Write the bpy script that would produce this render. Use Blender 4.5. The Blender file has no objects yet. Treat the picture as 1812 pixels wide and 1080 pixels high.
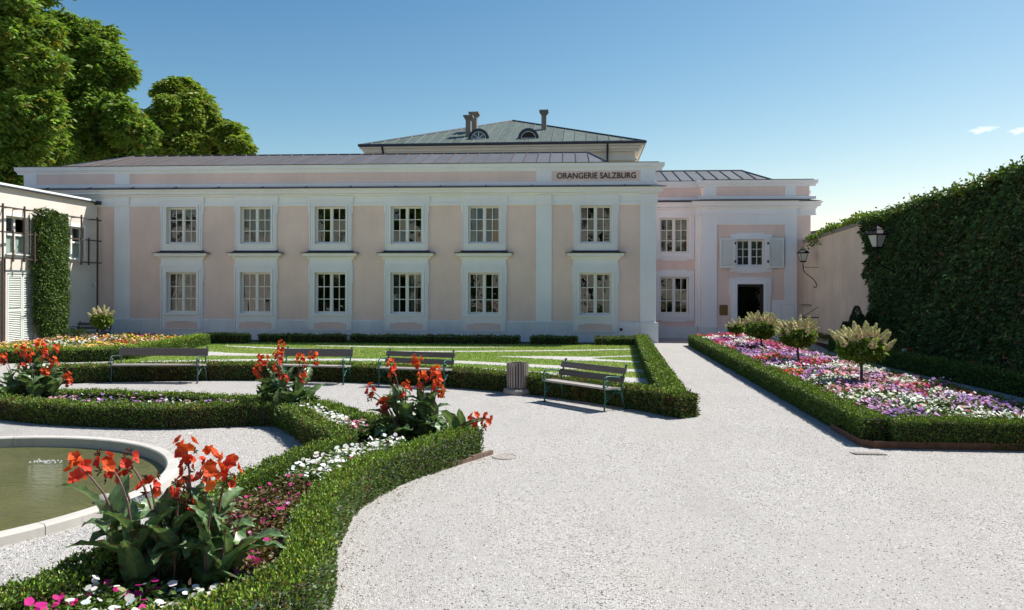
import bpy, math, random
import numpy as np
from mathutils import Matrix, Vector

# ------------------------------------------------------------------ camera, sky, sun, exposure
sc = bpy.context.scene
F_PX, CX, CY, CAM_H, YAW, ROLL = 1390.0, 906.0, 508.0, 2.4, math.radians(4.0), 0.0028
cam_d = bpy.data.cameras.new('camera')
cam = bpy.data.objects.new('camera', cam_d)
sc.collection.objects.link(cam)
cam_d.sensor_width = 36.0
cam_d.lens = F_PX / 1812.0 * 36.0
cam_d.shift_y = -(540.0 - CY) / 1812.0
cam_d.clip_end = 3000.0
cam.matrix_world = (Matrix.Translation((0, 0, CAM_H)) @ Matrix.Rotation(YAW, 4, 'Z')
                    @ Matrix.Rotation(math.radians(90), 4, 'X') @ Matrix.Rotation(ROLL, 4, 'Z'))
sc.camera = cam
SUN_AZ, SUN_EL = math.radians(30.0), math.radians(53.0)      # azimuth measured from +X towards +Y
world = bpy.data.worlds.new('World')
sc.world = world
world.use_nodes = True
wn = world.node_tree
bg = wn.nodes['Background']
sky = wn.nodes.new('ShaderNodeTexSky')
sky.sky_type = 'NISHITA'
sky.sun_disc = False
sky.sun_elevation = SUN_EL
sky.sun_rotation = math.radians(90.0) - SUN_AZ
sky.altitude = 400.0
sky.air_density = 1.0
sky.dust_density = 0.6
sky.ozone_density = 2.2
# tone curve of the deep, hazy-edged summer sky (input: sky colour / 10)
pre = wn.nodes.new('ShaderNodeVectorMath'); pre.operation = 'SCALE'; pre.inputs['Scale'].default_value = 0.1
wn.links.new(sky.outputs['Color'], pre.inputs[0])
cur = wn.nodes.new('ShaderNodeRGBCurve'); cur.mapping.use_clip = True; cur.mapping.extend = 'HORIZONTAL'
for c_, (p0_, v0_, e_) in zip(cur.mapping.curves[:3], ((.198, .082, 1.95), (.316, .185, 1.55), (.524, .325, 1.26))):
    pts_ = [(x_, min(1.0, .90*(1 - math.exp(-v0_*(x_/p0_)**e_*1.08)))) for x_ in (.1, .2, .3, .4, .5, .6, .75)]
    c_.points[0].location = (0, 0); c_.points[-1].location = (1, min(1.0, .90*(1 - math.exp(-v0_*(1/p0_)**e_*1.08))))
    for q_ in pts_: c_.points.new(*q_)
    for q_ in c_.points: q_.handle_type = 'AUTO_CLAMPED'
cur.mapping.update()
wn.links.new(pre.outputs[0], cur.inputs['Color'])
post = wn.nodes.new('ShaderNodeVectorMath'); post.operation = 'SCALE'; post.inputs['Scale'].default_value = 10.0
wn.links.new(cur.outputs['Color'], post.inputs[0])
# two wisps of cloud low on the right
tcw = wn.nodes.new('ShaderNodeTexCoord')
def wisp(prev, d0, size, flat):
    s_ = wn.nodes.new('ShaderNodeVectorMath'); s_.operation = 'SUBTRACT'; s_.inputs[1].default_value = d0; wn.links.new(tcw.outputs['Generated'], s_.inputs[0])
    m_ = wn.nodes.new('ShaderNodeVectorMath'); m_.operation = 'MULTIPLY'; m_.inputs[1].default_value = (1/size, 1/size, flat/size); wn.links.new(s_.outputs[0], m_.inputs[0])
    n_ = wn.nodes.new('ShaderNodeTexNoise'); n_.inputs['Scale'].default_value = 2.2; n_.inputs['Detail'].default_value = 6.0; wn.links.new(m_.outputs[0], n_.inputs['Vector'])
    l_ = wn.nodes.new('ShaderNodeVectorMath'); l_.operation = 'LENGTH'; wn.links.new(m_.outputs[0], l_.inputs[0])
    f_ = wn.nodes.new('ShaderNodeMath'); f_.operation = 'MULTIPLY_ADD'; f_.inputs[1].default_value = -0.75; wn.links.new(l_.outputs['Value'], f_.inputs[0]); wn.links.new(n_.outputs['Fac'], f_.inputs[2])
    r_ = wn.nodes.new('ShaderNodeMapRange'); r_.inputs[1].default_value = 0.0; r_.inputs[2].default_value = 0.35; r_.inputs[4].default_value = 0.45; wn.links.new(f_.outputs[0], r_.inputs[0])
    x_ = wn.nodes.new('ShaderNodeMix'); x_.data_type = 'RGBA'; x_.inputs[7].default_value = (5.6, 5.6, 5.7, 1); wn.links.new(r_.outputs[0], x_.inputs[0]); wn.links.new(prev, x_.inputs[6])
    return x_.outputs[2]
CLOUDS = [((1738, 227), .020, 3.2), ((1806, 228), .018, 3.0)]
sky_out = post.outputs[0]
for (cpx, cpy), cs_, cf_ in CLOUDS:
    cx_, cy_ = (cpx - CX)/F_PX, -(cpy - CY)/F_PX
    dv_ = Vector((cx_*math.cos(YAW) - math.sin(YAW), cx_*math.sin(YAW) + math.cos(YAW), cy_)).normalized()
    sky_out = wisp(sky_out, dv_, cs_, cf_)
wn.links.new(sky_out, bg.inputs['Color'])
bg.inputs['Strength'].default_value = 0.118
sun_d = bpy.data.lights.new('sun', 'SUN')
sun_d.energy = 3.6
sun_d.angle = math.radians(0.53)
sun_d.color = (1.0, 0.965, 0.905)
sun = bpy.data.objects.new('sun', sun_d)
sc.collection.objects.link(sun)
sd = Vector((math.cos(SUN_AZ) * math.cos(SUN_EL), math.sin(SUN_AZ) * math.cos(SUN_EL), math.sin(SUN_EL)))
sun.rotation_euler = sd.to_track_quat('Z', 'Y').to_euler()
sun.location = (30, 10, 30)
vs = sc.view_settings
vs.view_transform = 'Standard'
vs.look = 'None'
vs.exposure = 1.06
vs.gamma = 1.0
vs.use_curve_mapping = False
sc.cycles.use_denoising = True
sc.cycles.max_bounces = 8
sc.cycles.transparent_max_bounces = 12
sc.cycles.caustics_reflective = False
sc.cycles.caustics_refractive = False

rng = np.random.default_rng(7)
random.seed(7)
C = sc.collection

# ------------------------------------------------------------------ survey: sight lines of the photograph to places
def ray(px, py):
    x, y = (px - CX) / F_PX, -(py - CY) / F_PX
    c, s = math.cos(ROLL), math.sin(ROLL)
    x, y = c * x - s * y, s * x + c * y
    return (x * math.cos(YAW) - math.sin(YAW), x * math.sin(YAW) + math.cos(YAW), y)
def G(px, py, z=0.0):
    d = ray(px, py); t = (z - CAM_H) / d[2]
    return (d[0] * t, d[1] * t)
def PY(px, py, Y):
    d = ray(px, py); t = Y / d[1]
    return (d[0] * t, CAM_H + d[2] * t)
def PX(px, py, X):
    d = ray(px, py); t = X / d[0]
    return (d[1] * t, CAM_H + d[2] * t)

# ------------------------------------------------------------------ materials
def nodes(name):
    m = bpy.data.materials.new(name); m.use_nodes = True
    nt = m.node_tree
    return m, nt, nt.nodes['Principled BSDF']
def N(nt, t, **kw):
    n = nt.nodes.new(t)
    for k, v in kw.items():
        if hasattr(n, k): setattr(n, k, v)
        else: n.inputs[k].default_value = v
    return n
def ramp(nt, fac, stops):
    r = nt.nodes.new('ShaderNodeValToRGB')
    e = r.color_ramp.elements
    while len(e) < len(stops): e.new(0.5)
    for el, (p, c) in zip(e, stops):
        el.position = p; el.color = tuple(c) + (1,) if len(c) == 3 else c
    nt.links.new(fac, r.inputs['Fac'])
    return r.outputs['Color']
def coords(nt, kind='Object'):
    if kind == 'World':
        return nt.nodes.new('ShaderNodeNewGeometry').outputs['Position']
    return nt.nodes.new('ShaderNodeTexCoord').outputs[kind]
def noise(nt, co, scale, detail=4, rough=0.55):
    n = N(nt, 'ShaderNodeTexNoise'); n.inputs['Scale'].default_value = scale
    n.inputs['Detail'].default_value = detail; n.inputs['Roughness'].default_value = rough
    nt.links.new(co, n.inputs['Vector']); return n.outputs['Fac']
def mixc(nt, fac, a, b, mode='MIX'):
    m = N(nt, 'ShaderNodeMix', data_type='RGBA', blend_type=mode)
    for sock, v in ((m.inputs[0], fac), (m.inputs[6], a), (m.inputs[7], b)):
        if isinstance(v, (int, float)): sock.default_value = v
        elif isinstance(v, (tuple, list)): sock.default_value = tuple(v) + (1,) if len(v) == 3 else v
        else: nt.links.new(v, sock)
    return m.outputs[2]
def bump(nt, bsdf, h, strength=0.3, dist=0.01):
    b = N(nt, 'ShaderNodeBump'); b.inputs['Strength'].default_value = strength; b.inputs['Distance'].default_value = dist
    nt.links.new(h, b.inputs['Height']); nt.links.new(b.outputs['Normal'], bsdf.inputs['Normal'])
    return b
def stretch(nt, co, s):
    m = N(nt, 'ShaderNodeMapping'); m.inputs['Scale'].default_value = s
    nt.links.new(co, m.inputs['Vector']); return m.outputs['Vector']
def scale_c(c, k): return tuple(min(1.0, v * k) for v in c)

def plain(name, col, rough=0.6, var=0.12, sc_=3.0, metallic=0.0, fine=60.0, bstr=0.15, spec=0.4):
    m, nt, b = nodes(name)
    co = coords(nt, 'World')
    f = noise(nt, co, sc_, 6, 0.6)
    c = ramp(nt, f, [(0.25, scale_c(col, 1 - var)), (0.75, scale_c(col, 1 + var))])
    nt.links.new(c, b.inputs['Base Color'])
    b.inputs['Roughness'].default_value = rough; b.inputs['Metallic'].default_value = metallic
    b.inputs['Specular IOR Level'].default_value = spec
    bump(nt, b, noise(nt, co, fine, 3), bstr, 0.004)
    return m

def plaster(name, col, stain=0.1, streak=0.0, rough=0.85):
    m, nt, b = nodes(name)
    co = coords(nt, 'World')
    big = noise(nt, co, 0.55, 5, 0.6)
    c = ramp(nt, big, [(0.3, scale_c(col, 1 - stain)), (0.7, scale_c(col, 1 + stain * 0.5))])
    mid = noise(nt, co, 5.0, 6, 0.7)
    c = mixc(nt, ramp(nt, mid, [(0.42, (0, 0, 0)), (0.8, (stain,) * 3)]), c, scale_c(col, 0.7))
    if streak:
        st = noise(nt, stretch(nt, co, (1.5, 1.5, 0.22)), 1.9, 8, 0.72)
        c = mixc(nt, ramp(nt, st, [(0.5, (0, 0, 0)), (0.8, (streak,) * 3)]), c, scale_c(col, 0.42))
        sp = noise(nt, stretch(nt, co, (5.0, 5.0, 1.2)), 3.0, 8, 0.75)
        c = mixc(nt, ramp(nt, sp, [(0.62, (0, 0, 0)), (0.76, (streak * 0.8,) * 3)]), c, scale_c(col, 0.25))
    nt.links.new(c, b.inputs['Base Color'])
    b.inputs['Roughness'].default_value = rough; b.inputs['Specular IOR Level'].default_value = 0.2
    bump(nt, b, noise(nt, co, 45, 6, 0.7), 0.12, 0.006)
    return m

def wood(name, ca, cb, axis=0, rough=0.75):
    m, nt, b = nodes(name)
    co = coords(nt, 'Object')
    s = [22.0, 22.0, 22.0]; s[axis] = 1.3
    g = noise(nt, stretch(nt, co, s), 2.0, 7, 0.7)
    info = N(nt, 'ShaderNodeObjectInfo')
    c = ramp(nt, g, [(0.3, ca), (0.7, cb)])
    c = mixc(nt, 0.35, c, ramp(nt, info.outputs['Random'], [(0, scale_c(ca, 0.8)), (1, scale_c(cb, 1.15))]))
    nt.links.new(c, b.inputs['Base Color']); b.inputs['Roughness'].default_value = rough
    bump(nt, b, g, 0.5, 0.004)
    return m

def foliage(name, trans=0.3, rough=0.5, spec=0.3, tint=(1, 1, 1), attr='Col'):
    m, nt, b = nodes(name)
    a = N(nt, 'ShaderNodeAttribute', attribute_name=attr)
    c = mixc(nt, 1.0, a.outputs['Color'], tint, 'MULTIPLY')
    nt.links.new(c, b.inputs['Base Color'])
    b.inputs['Roughness'].default_value = rough; b.inputs['Specular IOR Level'].default_value = spec
    t = N(nt, 'ShaderNodeBsdfTranslucent')
    nt.links.new(mixc(nt, 1.0, c, (1.0, 1.0, 0.55), 'MULTIPLY'), t.inputs['Color'])
    ms = N(nt, 'ShaderNodeMixShader'); ms.inputs[0].default_value = trans
    nt.links.new(b.outputs[0], ms.inputs[1]); nt.links.new(t.outputs[0], ms.inputs[2])
    nt.links.new(ms.outputs[0], nt.nodes['Material Output'].inputs['Surface'])
    return m

def glass(name, refl=0.06, tint=(0.86, 0.9, 0.88)):
    m, nt, b = nodes(name)
    nt.nodes.remove(b)
    co = coords(nt, 'World')
    tr = N(nt, 'ShaderNodeBsdfTransparent'); tr.inputs['Color'].default_value = tint + (1,)
    gl = N(nt, 'ShaderNodeBsdfGlossy'); gl.inputs['Roughness'].default_value = 0.01
    bp = N(nt, 'ShaderNodeBump'); bp.inputs['Strength'].default_value = 0.25; bp.inputs['Distance'].default_value = 0.02
    nt.links.new(noise(nt, co, 2.3, 2), bp.inputs['Height']); nt.links.new(bp.outputs['Normal'], gl.inputs['Normal'])
    fr = N(nt, 'ShaderNodeFresnel'); fr.inputs['IOR'].default_value = 1.5
    ad = N(nt, 'ShaderNodeMath', operation='ADD'); ad.inputs[1].default_value = refl; ad.use_clamp = True
    nt.links.new(fr.outputs[0], ad.inputs[0])
    ms = N(nt, 'ShaderNodeMixShader')
    geo = N(nt, 'ShaderNodeNewGeometry')            # only the outer face of the sheet mirrors
    front = N(nt, 'ShaderNodeMath', operation='SUBTRACT'); front.inputs[0].default_value = 1.0; nt.links.new(geo.outputs['Backfacing'], front.inputs[1])
    mu = N(nt, 'ShaderNodeMath', operation='MULTIPLY'); nt.links.new(ad.outputs[0], mu.inputs[0]); nt.links.new(front.outputs[0], mu.inputs[1])
    nt.links.new(mu.outputs[0], ms.inputs[0]); nt.links.new(tr.outputs[0], ms.inputs[1]); nt.links.new(gl.outputs[0], ms.inputs[2])
    nt.links.new(ms.outputs[0], nt.nodes['Material Output'].inputs['Surface'])
    return m

def gravel(name, light, mid, dark, scale=1.0):
    m, nt, b = nodes(name)
    co = coords(nt, 'World')
    v = N(nt, 'ShaderNodeTexVoronoi'); v.inputs['Scale'].default_value = 95.0 * scale; nt.links.new(co, v.inputs['Vector'])
    sep = N(nt, 'ShaderNodeSeparateColor'); nt.links.new(v.outputs['Color'], sep.inputs[0])
    patch = noise(nt, stretch(nt, co, (1.0, 0.55, 1.0)), 0.42, 6, 0.62)
    stone = ramp(nt, sep.outputs[0], [(0.0, dark), (0.10, dark), (0.18, mid), (0.5, light), (1.0, scale_c(light, 1.12))])
    sand = ramp(nt, noise(nt, co, 30, 6, 0.75), [(0.3, scale_c(mid, 0.97)), (0.7, scale_c(light, 1.02))])
    c = mixc(nt, ramp(nt, patch, [(0.40, (0.85, 0.85, 0.85)), (0.60, (0.05, 0.05, 0.05))]), stone, sand)
    warm = noise(nt, co, 0.22, 5, 0.65)
    c = mixc(nt, ramp(nt, warm, [(0.5, (0, 0, 0)), (0.78, (0.45, 0.45, 0.45))]), c, (0.42, 0.375, 0.33))
    v2 = N(nt, 'ShaderNodeTexVoronoi'); v2.inputs['Scale'].default_value = 19.0; nt.links.new(co, v2.inputs['Vector'])
    s2 = N(nt, 'ShaderNodeSeparateColor'); nt.links.new(v2.outputs['Color'], s2.inputs[0])
    d2 = N(nt, 'ShaderNodeMath', operation='LESS_THAN'); nt.links.new(v2.outputs['Distance'], d2.inputs[0]); d2.inputs[1].default_value = 0.2
    k2 = N(nt, 'ShaderNodeMath', operation='LESS_THAN'); nt.links.new(s2.outputs[1], k2.inputs[0]); k2.inputs[1].default_value = 0.22
    mm = N(nt, 'ShaderNodeMath', operation='MULTIPLY'); nt.links.new(d2.outputs[0], mm.inputs[0]); nt.links.new(k2.outputs[0], mm.inputs[1])
    c = mixc(nt, mm.outputs[0], c, scale_c(dark, 0.9))
    worn = noise(nt, stretch(nt, co, (1.0, 0.4, 1.0)), 0.9, 7, 0.65)
    c = mixc(nt, ramp(nt, worn, [(0.5, (0, 0, 0)), (0.72, (0.30, 0.30, 0.30))]), c, scale_c(mid, 0.80))
    nt.links.new(c, b.inputs['Base Color']); b.inputs['Roughness'].default_value = 0.9; b.inputs['Specular IOR Level'].default_value = 0.15
    inv = N(nt, 'ShaderNodeMath', operation='SUBTRACT'); inv.inputs[0].default_value = 1.0; nt.links.new(v.outputs['Distance'], inv.inputs[1])
    bp = bump(nt, b, inv.outputs[0], 0.75, 0.012)
    big = N(nt, 'ShaderNodeBump'); big.inputs['Strength'].default_value = 0.5; big.inputs['Distance'].default_value = 0.05
    nt.links.new(noise(nt, co, 4.0, 6, 0.7), big.inputs['Height']); nt.links.new(big.outputs['Normal'], bp.inputs['Normal'])
    return m

def metal_sheet(name, a, bcol, rough=0.5, streak=(1, 1, 1), metallic=0.35):
    m, nt, b = nodes(name)
    co = coords(nt, 'World')
    f = noise(nt, stretch(nt, co, streak), 1.6, 7, 0.7)
    info = N(nt, 'ShaderNodeObjectInfo')
    c = ramp(nt, f, [(0.3, a), (0.7, bcol)])
    c = mixc(nt, 0.3, c, ramp(nt, info.outputs['Random'], [(0, scale_c(a, 0.85)), (1, scale_c(bcol, 1.1))]))
    nt.links.new(c, b.inputs['Base Color']); b.inputs['Roughness'].default_value = rough; b.inputs['Metallic'].default_value = metallic
    bump(nt, b, noise(nt, co, 7, 4), 0.2, 0.01)
    return m

M = {}
M['pink'] = plaster('pink_plaster', (0.87, 0.665, 0.59), 0.11, 0.15)
M['white'] = plaster('white_trim_plaster', (0.87, 0.865, 0.875), 0.06, 0.07)
M['plinth'] = plaster('plinth_plaster', (0.76, 0.775, 0.785), 0.14, 0.24)
M['cream'] = plaster('cream_plaster', (0.74, 0.69, 0.58), 0.10)
M['annex'] = plaster('annex_plaster', (0.74, 0.67, 0.59), 0.10, 0.12)
M['oldwall'] = plaster('old_wall_plaster', (0.84, 0.675, 0.525), 0.16, 0.42)
M['sash'] = plain('painted_sash', (0.80, 0.80, 0.76), 0.45, 0.03)
M['shutter'] = plain('painted_shutter', (0.66, 0.69, 0.64), 0.5, 0.04)
M['glass'] = glass('window_glass')
M['door_glass'] = glass('door_glass', 0.16)
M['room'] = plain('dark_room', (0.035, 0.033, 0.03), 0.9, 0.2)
M['curtain'] = plain('curtain_cloth', (0.24, 0.22, 0.185), 0.9, 0.15)
M['slate'] = metal_sheet('grey_sheet_roof', (0.080, 0.080, 0.083), (0.135, 0.133, 0.132), 0.5, (1, 1, 1), 0.1)
M['seamcu'] = metal_sheet('copper_brown_seam', (0.13, 0.075, 0.055), (0.09, 0.06, 0.05), 0.5)
M['patina'] = metal_sheet('green_copper_roof', (0.032, 0.045, 0.042), (0.115, 0.155, 0.128), 0.65, (2.6, 0.8, 0.8), 0.05)
M['patseam'] = metal_sheet('pale_copper_seam', (0.11, 0.145, 0.12), (0.18, 0.20, 0.16), 0.5)
M['flash'] = plain('dark_flashing', (0.035, 0.045, 0.065), 0.4, 0.2, metallic=0.4)
M['brick'] = plaster('chimney_stone', (0.27, 0.245, 0.21), 0.35, 0.5)
M['letters'] = plain('bronze_letters', (0.045, 0.038, 0.03), 0.5, 0.15)
M['bronze'] = plain('bronze_plaque', (0.20, 0.12, 0.05), 0.45, 0.25, 8.0, metallic=0.4)
M['doordark'] = plain('dark_bronze_door', (0.035, 0.028, 0.024), 0.4, 0.2)
M['iron'] = plain('black_iron', (0.010, 0.010, 0.012), 0.75, 0.3, spec=0.2)
M['green_iron'] = plain('green_cast_iron', (0.012, 0.095, 0.075), 0.45, 0.35, 14.0)
M['old_iron'] = plain('faded_green_cast_iron', (0.035, 0.075, 0.075), 0.5, 0.4, 14.0)
M['bench_wood'] = wood('weathered_bench_wood', (0.085, 0.068, 0.058), (0.20, 0.165, 0.14), 0)
M['seat_wood'] = wood('bleached_bench_wood', (0.22, 0.20, 0.175), (0.40, 0.365, 0.32), 0)
M['bin_wood'] = wood('weathered_bin_wood', (0.17, 0.135, 0.115), (0.36, 0.31, 0.27), 2)
M['trellis'] = wood('dark_trellis_wood', (0.045, 0.03, 0.024), (0.085, 0.06, 0.045), 1)
M['stone'] = plaster('pale_stone', (0.52, 0.495, 0.45), 0.22, 0.45)
M['concrete'] = plaster('bin_concrete', (0.34, 0.31, 0.28), 0.2)
M['gravel'] = gravel('white_gravel', (0.49, 0.472, 0.448), (0.315, 0.298, 0.278), (0.05, 0.047, 0.045))
M['gravel2'] = gravel('clean_white_gravel', (0.56, 0.55, 0.53), (0.42, 0.40, 0.38), (0.10, 0.095, 0.09))
M['soil'] = plain('dark_soil', (0.045, 0.03, 0.02), 0.95, 0.4, 9.0, fine=30, bstr=0.8)
M['turf'] = plain('turf', (0.22, 0.29, 0.075), 0.9, 0.25, 1.2, fine=80, bstr=0.9)
M['corten'] = plain('rusty_edging', (0.115, 0.055, 0.035), 0.8, 0.35, 6.0)
M['brickedge'] = plain('brick_edging', (0.17, 0.11, 0.085), 0.85, 0.3, 8.0)
M['bark'] = plain('bark', (0.10, 0.075, 0.055), 0.9, 0.35, 12.0, fine=40, bstr=0.8)
M['leaf'] = foliage('leaf', 0.48)
M['leafdark'] = foliage('ivy_leaf', 0.18, 0.5, 0.25)
M['boxleaf'] = foliage('box_leaf', 0.22, 0.5, 0.35)
M['petal'] = foliage('petal', 0.28, 0.6, 0.2)
M['grass'] = foliage('grass_blade', 0.3, 0.6, 0.2)
M['core'] = plain('hedge_core', (0.022, 0.026, 0.012), 0.95, 0.4, 20.0)
M['twig'] = plain('canna_stalk', (0.16, 0.085, 0.075), 0.6, 0.3, 9.0)
M['canna'] = foliage('canna_leaf', 0.25, 0.36, 0.5)
M['lampglass'] = plain('frosted_lamp_glass', (0.62, 0.61, 0.55), 0.3, 0.05)
M['slab'] = plain('slate_plaque', (0.12, 0.135, 0.14), 0.6, 0.15)
M['tag'] = plain('white_tag', (0.7, 0.72, 0.68), 0.5, 0.03)
M['sack'] = plain('pale_blue_sack', (0.42, 0.52, 0.60), 0.6, 0.2)
M['pebble'] = foliage('pebble', 0.0, 0.85, 0.2)
def water_mat():
    m, nt, b = nodes('pool_water')
    co = coords(nt, 'World')
    f = noise(nt, co, 0.8, 4)
    nt.links.new(ramp(nt, f, [(0.3, (0.095, 0.098, 0.028)), (0.7, (0.14, 0.138, 0.048))]), b.inputs['Base Color'])
    b.inputs['Roughness'].default_value = 0.03; b.inputs['IOR'].default_value = 1.33
    w = noise(nt, stretch(nt, co, (1.0, 2.6, 1)), 3.6, 5, 0.62)
    bump(nt, b, w, 1.0, 0.09)
    return m
M['water'] = water_mat()

# ------------------------------------------------------------------ mesh building
class MB:
    def __init__(self): self.v, self.f = [], []
    def add(self, vs_, fs):
        o = len(self.v); self.v += [tuple(map(float, p)) for p in vs_]; self.f += [tuple(i + o for i in f) for f in fs]; return self
    def box(self, x0, x1, y0, y1, z0, z1):
        return self.add([(x0, y0, z0), (x1, y0, z0), (x1, y1, z0), (x0, y1, z0), (x0, y0, z1), (x1, y0, z1), (x1, y1, z1), (x0, y1, z1)],
                        [(0, 3, 2, 1), (4, 5, 6, 7), (0, 1, 5, 4), (1, 2, 6, 5), (2, 3, 7, 6), (3, 0, 4, 7)])
    def quad(self, a, b, c, d): return self.add([a, b, c, d], [(0, 1, 2, 3)])
    def poly(self, pts): return self.add(pts, [tuple(range(len(pts)))])
    def prism(self, prof, x0, x1, d0=None, d1=None):
        """profile of (y, z) extruded along x; d0/d1 push each end outwards by the profile's own projection (mitred return)"""
        n = len(prof)
        ymax = max(p[0] for p in prof)
        a = [(x0 - ((ymax - y) if d0 else 0), y, z) for y, z in prof]
        b = [(x1 + ((ymax - y) if d1 else 0), y, z) for y, z in prof]
        return self.add(a + b, [tuple(range(n - 1, -1, -1)), tuple(range(n, 2 * n))] + [(i, (i + 1) % n, n + (i + 1) % n, n + i) for i in range(n)])
    def tube(self, pts, r, n=8, r1=None):
        P = [Vector(p) for p in pts]; k = len(P); vs_, fs = [], []
        up = Vector((0.31, 0.17, 0.93))
        for i, p in enumerate(P):
            t = (P[min(i + 1, k - 1)] - P[max(i - 1, 0)]).normalized()
            a = t.cross(up)
            if a.length < 1e-3: a = t.cross(Vector((1, 0, 0)))
            a.normalize(); b2 = t.cross(a)
            rr = r if r1 is None else r + (r1 - r) * i / (k - 1)
            if isinstance(r, (list, tuple)): rr = r[i]
            for j in range(n):
                w = 2 * math.pi * j / n
                vs_.append(p + a * (rr * math.cos(w)) + b2 * (rr * math.sin(w)))
        for i in range(k - 1):
            for j in range(n):
                fs.append((i * n + j, i * n + (j + 1) % n, (i + 1) * n + (j + 1) % n, (i + 1) * n + j))
        fs += [tuple(range(n - 1, -1, -1)), tuple(range((k - 1) * n, k * n))]
        return self.add(vs_, fs)
    def lathe(self, prof, n=32, cx=0, cy=0, a0=0.0, a1=2 * math.pi):
        full = abs(a1 - a0 - 2 * math.pi) < 1e-6
        m = n if full else n + 1
        vs_ = [(cx + r * math.cos(a0 + (a1 - a0) * j / n), cy + r * math.sin(a0 + (a1 - a0) * j / n), z) for r, z in prof for j in range(m)]
        fs = []
        for i in range(len(prof) - 1):
            for j in range(n):
                j2 = (j + 1) % m
                fs.append((i * m + j, i * m + j2, (i + 1) * m + j2, (i + 1) * m + j))
        return self.add(vs_, fs)
    def mesh(self, name, smooth=False):
        me = bpy.data.meshes.new(name); me.from_pydata(self.v, [], self.f); me.update()
        if smooth: me.shade_smooth()
        return me

ORI = {}
def world_origin(o): return ORI.get(o.name, Vector((0, 0, 0))) if o else Vector((0, 0, 0))
def link(name, me, m, parent=None, at=None, rotz=0.0, local=False):
    """at: where the mesh's own origin stands in the place (None: the mesh holds place coordinates)"""
    o = bpy.data.objects.new(name, me); C.objects.link(o)
    if me is not None and m is not None and not me.materials: me.materials.append(m)
    w = Vector(at) if at is not None else Vector((0, 0, 0))
    if parent:
        o.parent = parent
        o.location = w if local else w - world_origin(parent)
    else: o.location = w
    o.rotation_euler[2] = rotz
    ORI[o.name] = w
    return o
def part(name, mb, m, parent=None, at=None, smooth=False, local=False): return link(name, mb.mesh(name, smooth), m, parent, at, 0.0, local)
def tag(o, label, cat, group=None, kind=None):
    o['label'] = label; o['category'] = cat
    if group: o['group'] = group
    if kind: o['kind'] = kind
    return o
def thing(name, label, cat, at=(0, 0, 0), rotz=0.0, group=None):
    o = bpy.data.objects.new(name, None); C.objects.link(o)
    o.location = at; o.rotation_euler[2] = rotz; ORI[o.name] = Vector(at)
    o.empty_display_size = 0.2
    return tag(o, label, cat, group)
def struct(o): o['kind'] = 'structure'; return o
def stuffpart(o): o['kind'] = 'stuff'; return o
def copy_tree(o, parent=None):
    c = o.copy(); C.objects.link(c)
    if parent: c.parent = parent
    for ch in list(o.children): copy_tree(ch, c)
    return c

def np_mesh(name, V, T, col=None):
    """V (n,3), T (m,3) triangles, col (m,3) one colour per triangle"""
    me = bpy.data.meshes.new(name)
    n, m = len(V), len(T)
    me.vertices.add(n); me.vertices.foreach_set('co', np.ascontiguousarray(V, np.float32).ravel())
    me.loops.add(m * 3); me.loops.foreach_set('vertex_index', np.ascontiguousarray(T, np.int32).ravel())
    me.polygons.add(m); me.polygons.foreach_set('loop_start', np.arange(0, m * 3, 3, dtype=np.int32))
    me.polygons.foreach_set('loop_total', np.full(m, 3, np.int32))
    me.update(calc_edges=True)
    if col is not None:
        a = me.attributes.new('Col', 'FLOAT_COLOR', 'FACE')
        a.data.foreach_set('color', np.c_[col, np.ones(m)].astype(np.float32).ravel())
    return me
def unit(a): return a / np.maximum(np.linalg.norm(a, axis=1, keepdims=True), 1e-9)
def leaf_arrays(P, D, L, W, col, fold=0.25, up=None):
    """one folded two-triangle leaf per point P pointing along D"""
    n = len(P); D = unit(D)
    R = rng.normal(size=(n, 3)) if up is None else up + rng.normal(size=(n, 3)) * 0.45
    S = unit(np.cross(D, R)); U = np.cross(S, D)
    L = np.broadcast_to(np.asarray(L, float), (n,))[:, None]; W = np.broadcast_to(np.asarray(W, float), (n,))[:, None]
    mid = P + D * L * 0.45 + U * W * fold
    V = np.stack([P, mid - S * W * 0.5, P + D * L, mid + S * W * 0.5], 1).reshape(-1, 3)
    b = np.arange(n)[:, None] * 4
    T = np.concatenate([b + [0, 1, 2], b + [0, 2, 3]], 1).reshape(-1, 3)
    return V, T, np.repeat(col, 2, 0)
def join(parts):
    V, T, K, o = [], [], [], 0
    for v, t, k in parts:
        V.append(v); T.append(t + o); K.append(k); o += len(v)
    return np.concatenate(V), np.concatenate(T), np.concatenate(K)
def jitter_col(base, n, amt=0.25, hue=0.12):
    b = np.asarray(base, float)
    if b.ndim == 1: b = np.tile(b, (n, 1))
    k = np.exp(rng.normal(size=(n, 1)) * amt)
    return np.clip(b * k * (1 + rng.normal(size=(n, 3)) * hue * 0.5), 0.002, 0.95)
def catmull(pts, step=0.12):
    P = np.asarray(pts, float); out = []
    Q = np.vstack([2 * P[0] - P[1], P, 2 * P[-1] - P[-2]])
    for i in range(1, len(Q) - 2):
        m = max(2, int(np.linalg.norm(Q[i + 1] - Q[i]) / step))
        t = np.linspace(0, 1, m, endpoint=False)[:, None]
        a, b, c, d = Q[i - 1], Q[i], Q[i + 1], Q[i + 2]
        out.append(0.5 * (2 * b + (c - a) * t + (2 * a - 5 * b + 4 * c - d) * t ** 2 + (3 * b - a - 3 * c + d) * t ** 3))
    return np.vstack(out + [P[-1:]])
def wob(x, seed, f=1.0):
    """smooth one-dimensional unevenness, -1..1"""
    r = np.random.default_rng(seed); s = 0
    for k in range(5):
        s = s + np.sin(np.asarray(x) * f * (0.8 + 1.7 * k) + r.uniform(0, 6.3)) / (1 + k * 0.7)
    return s / 2.4

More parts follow.
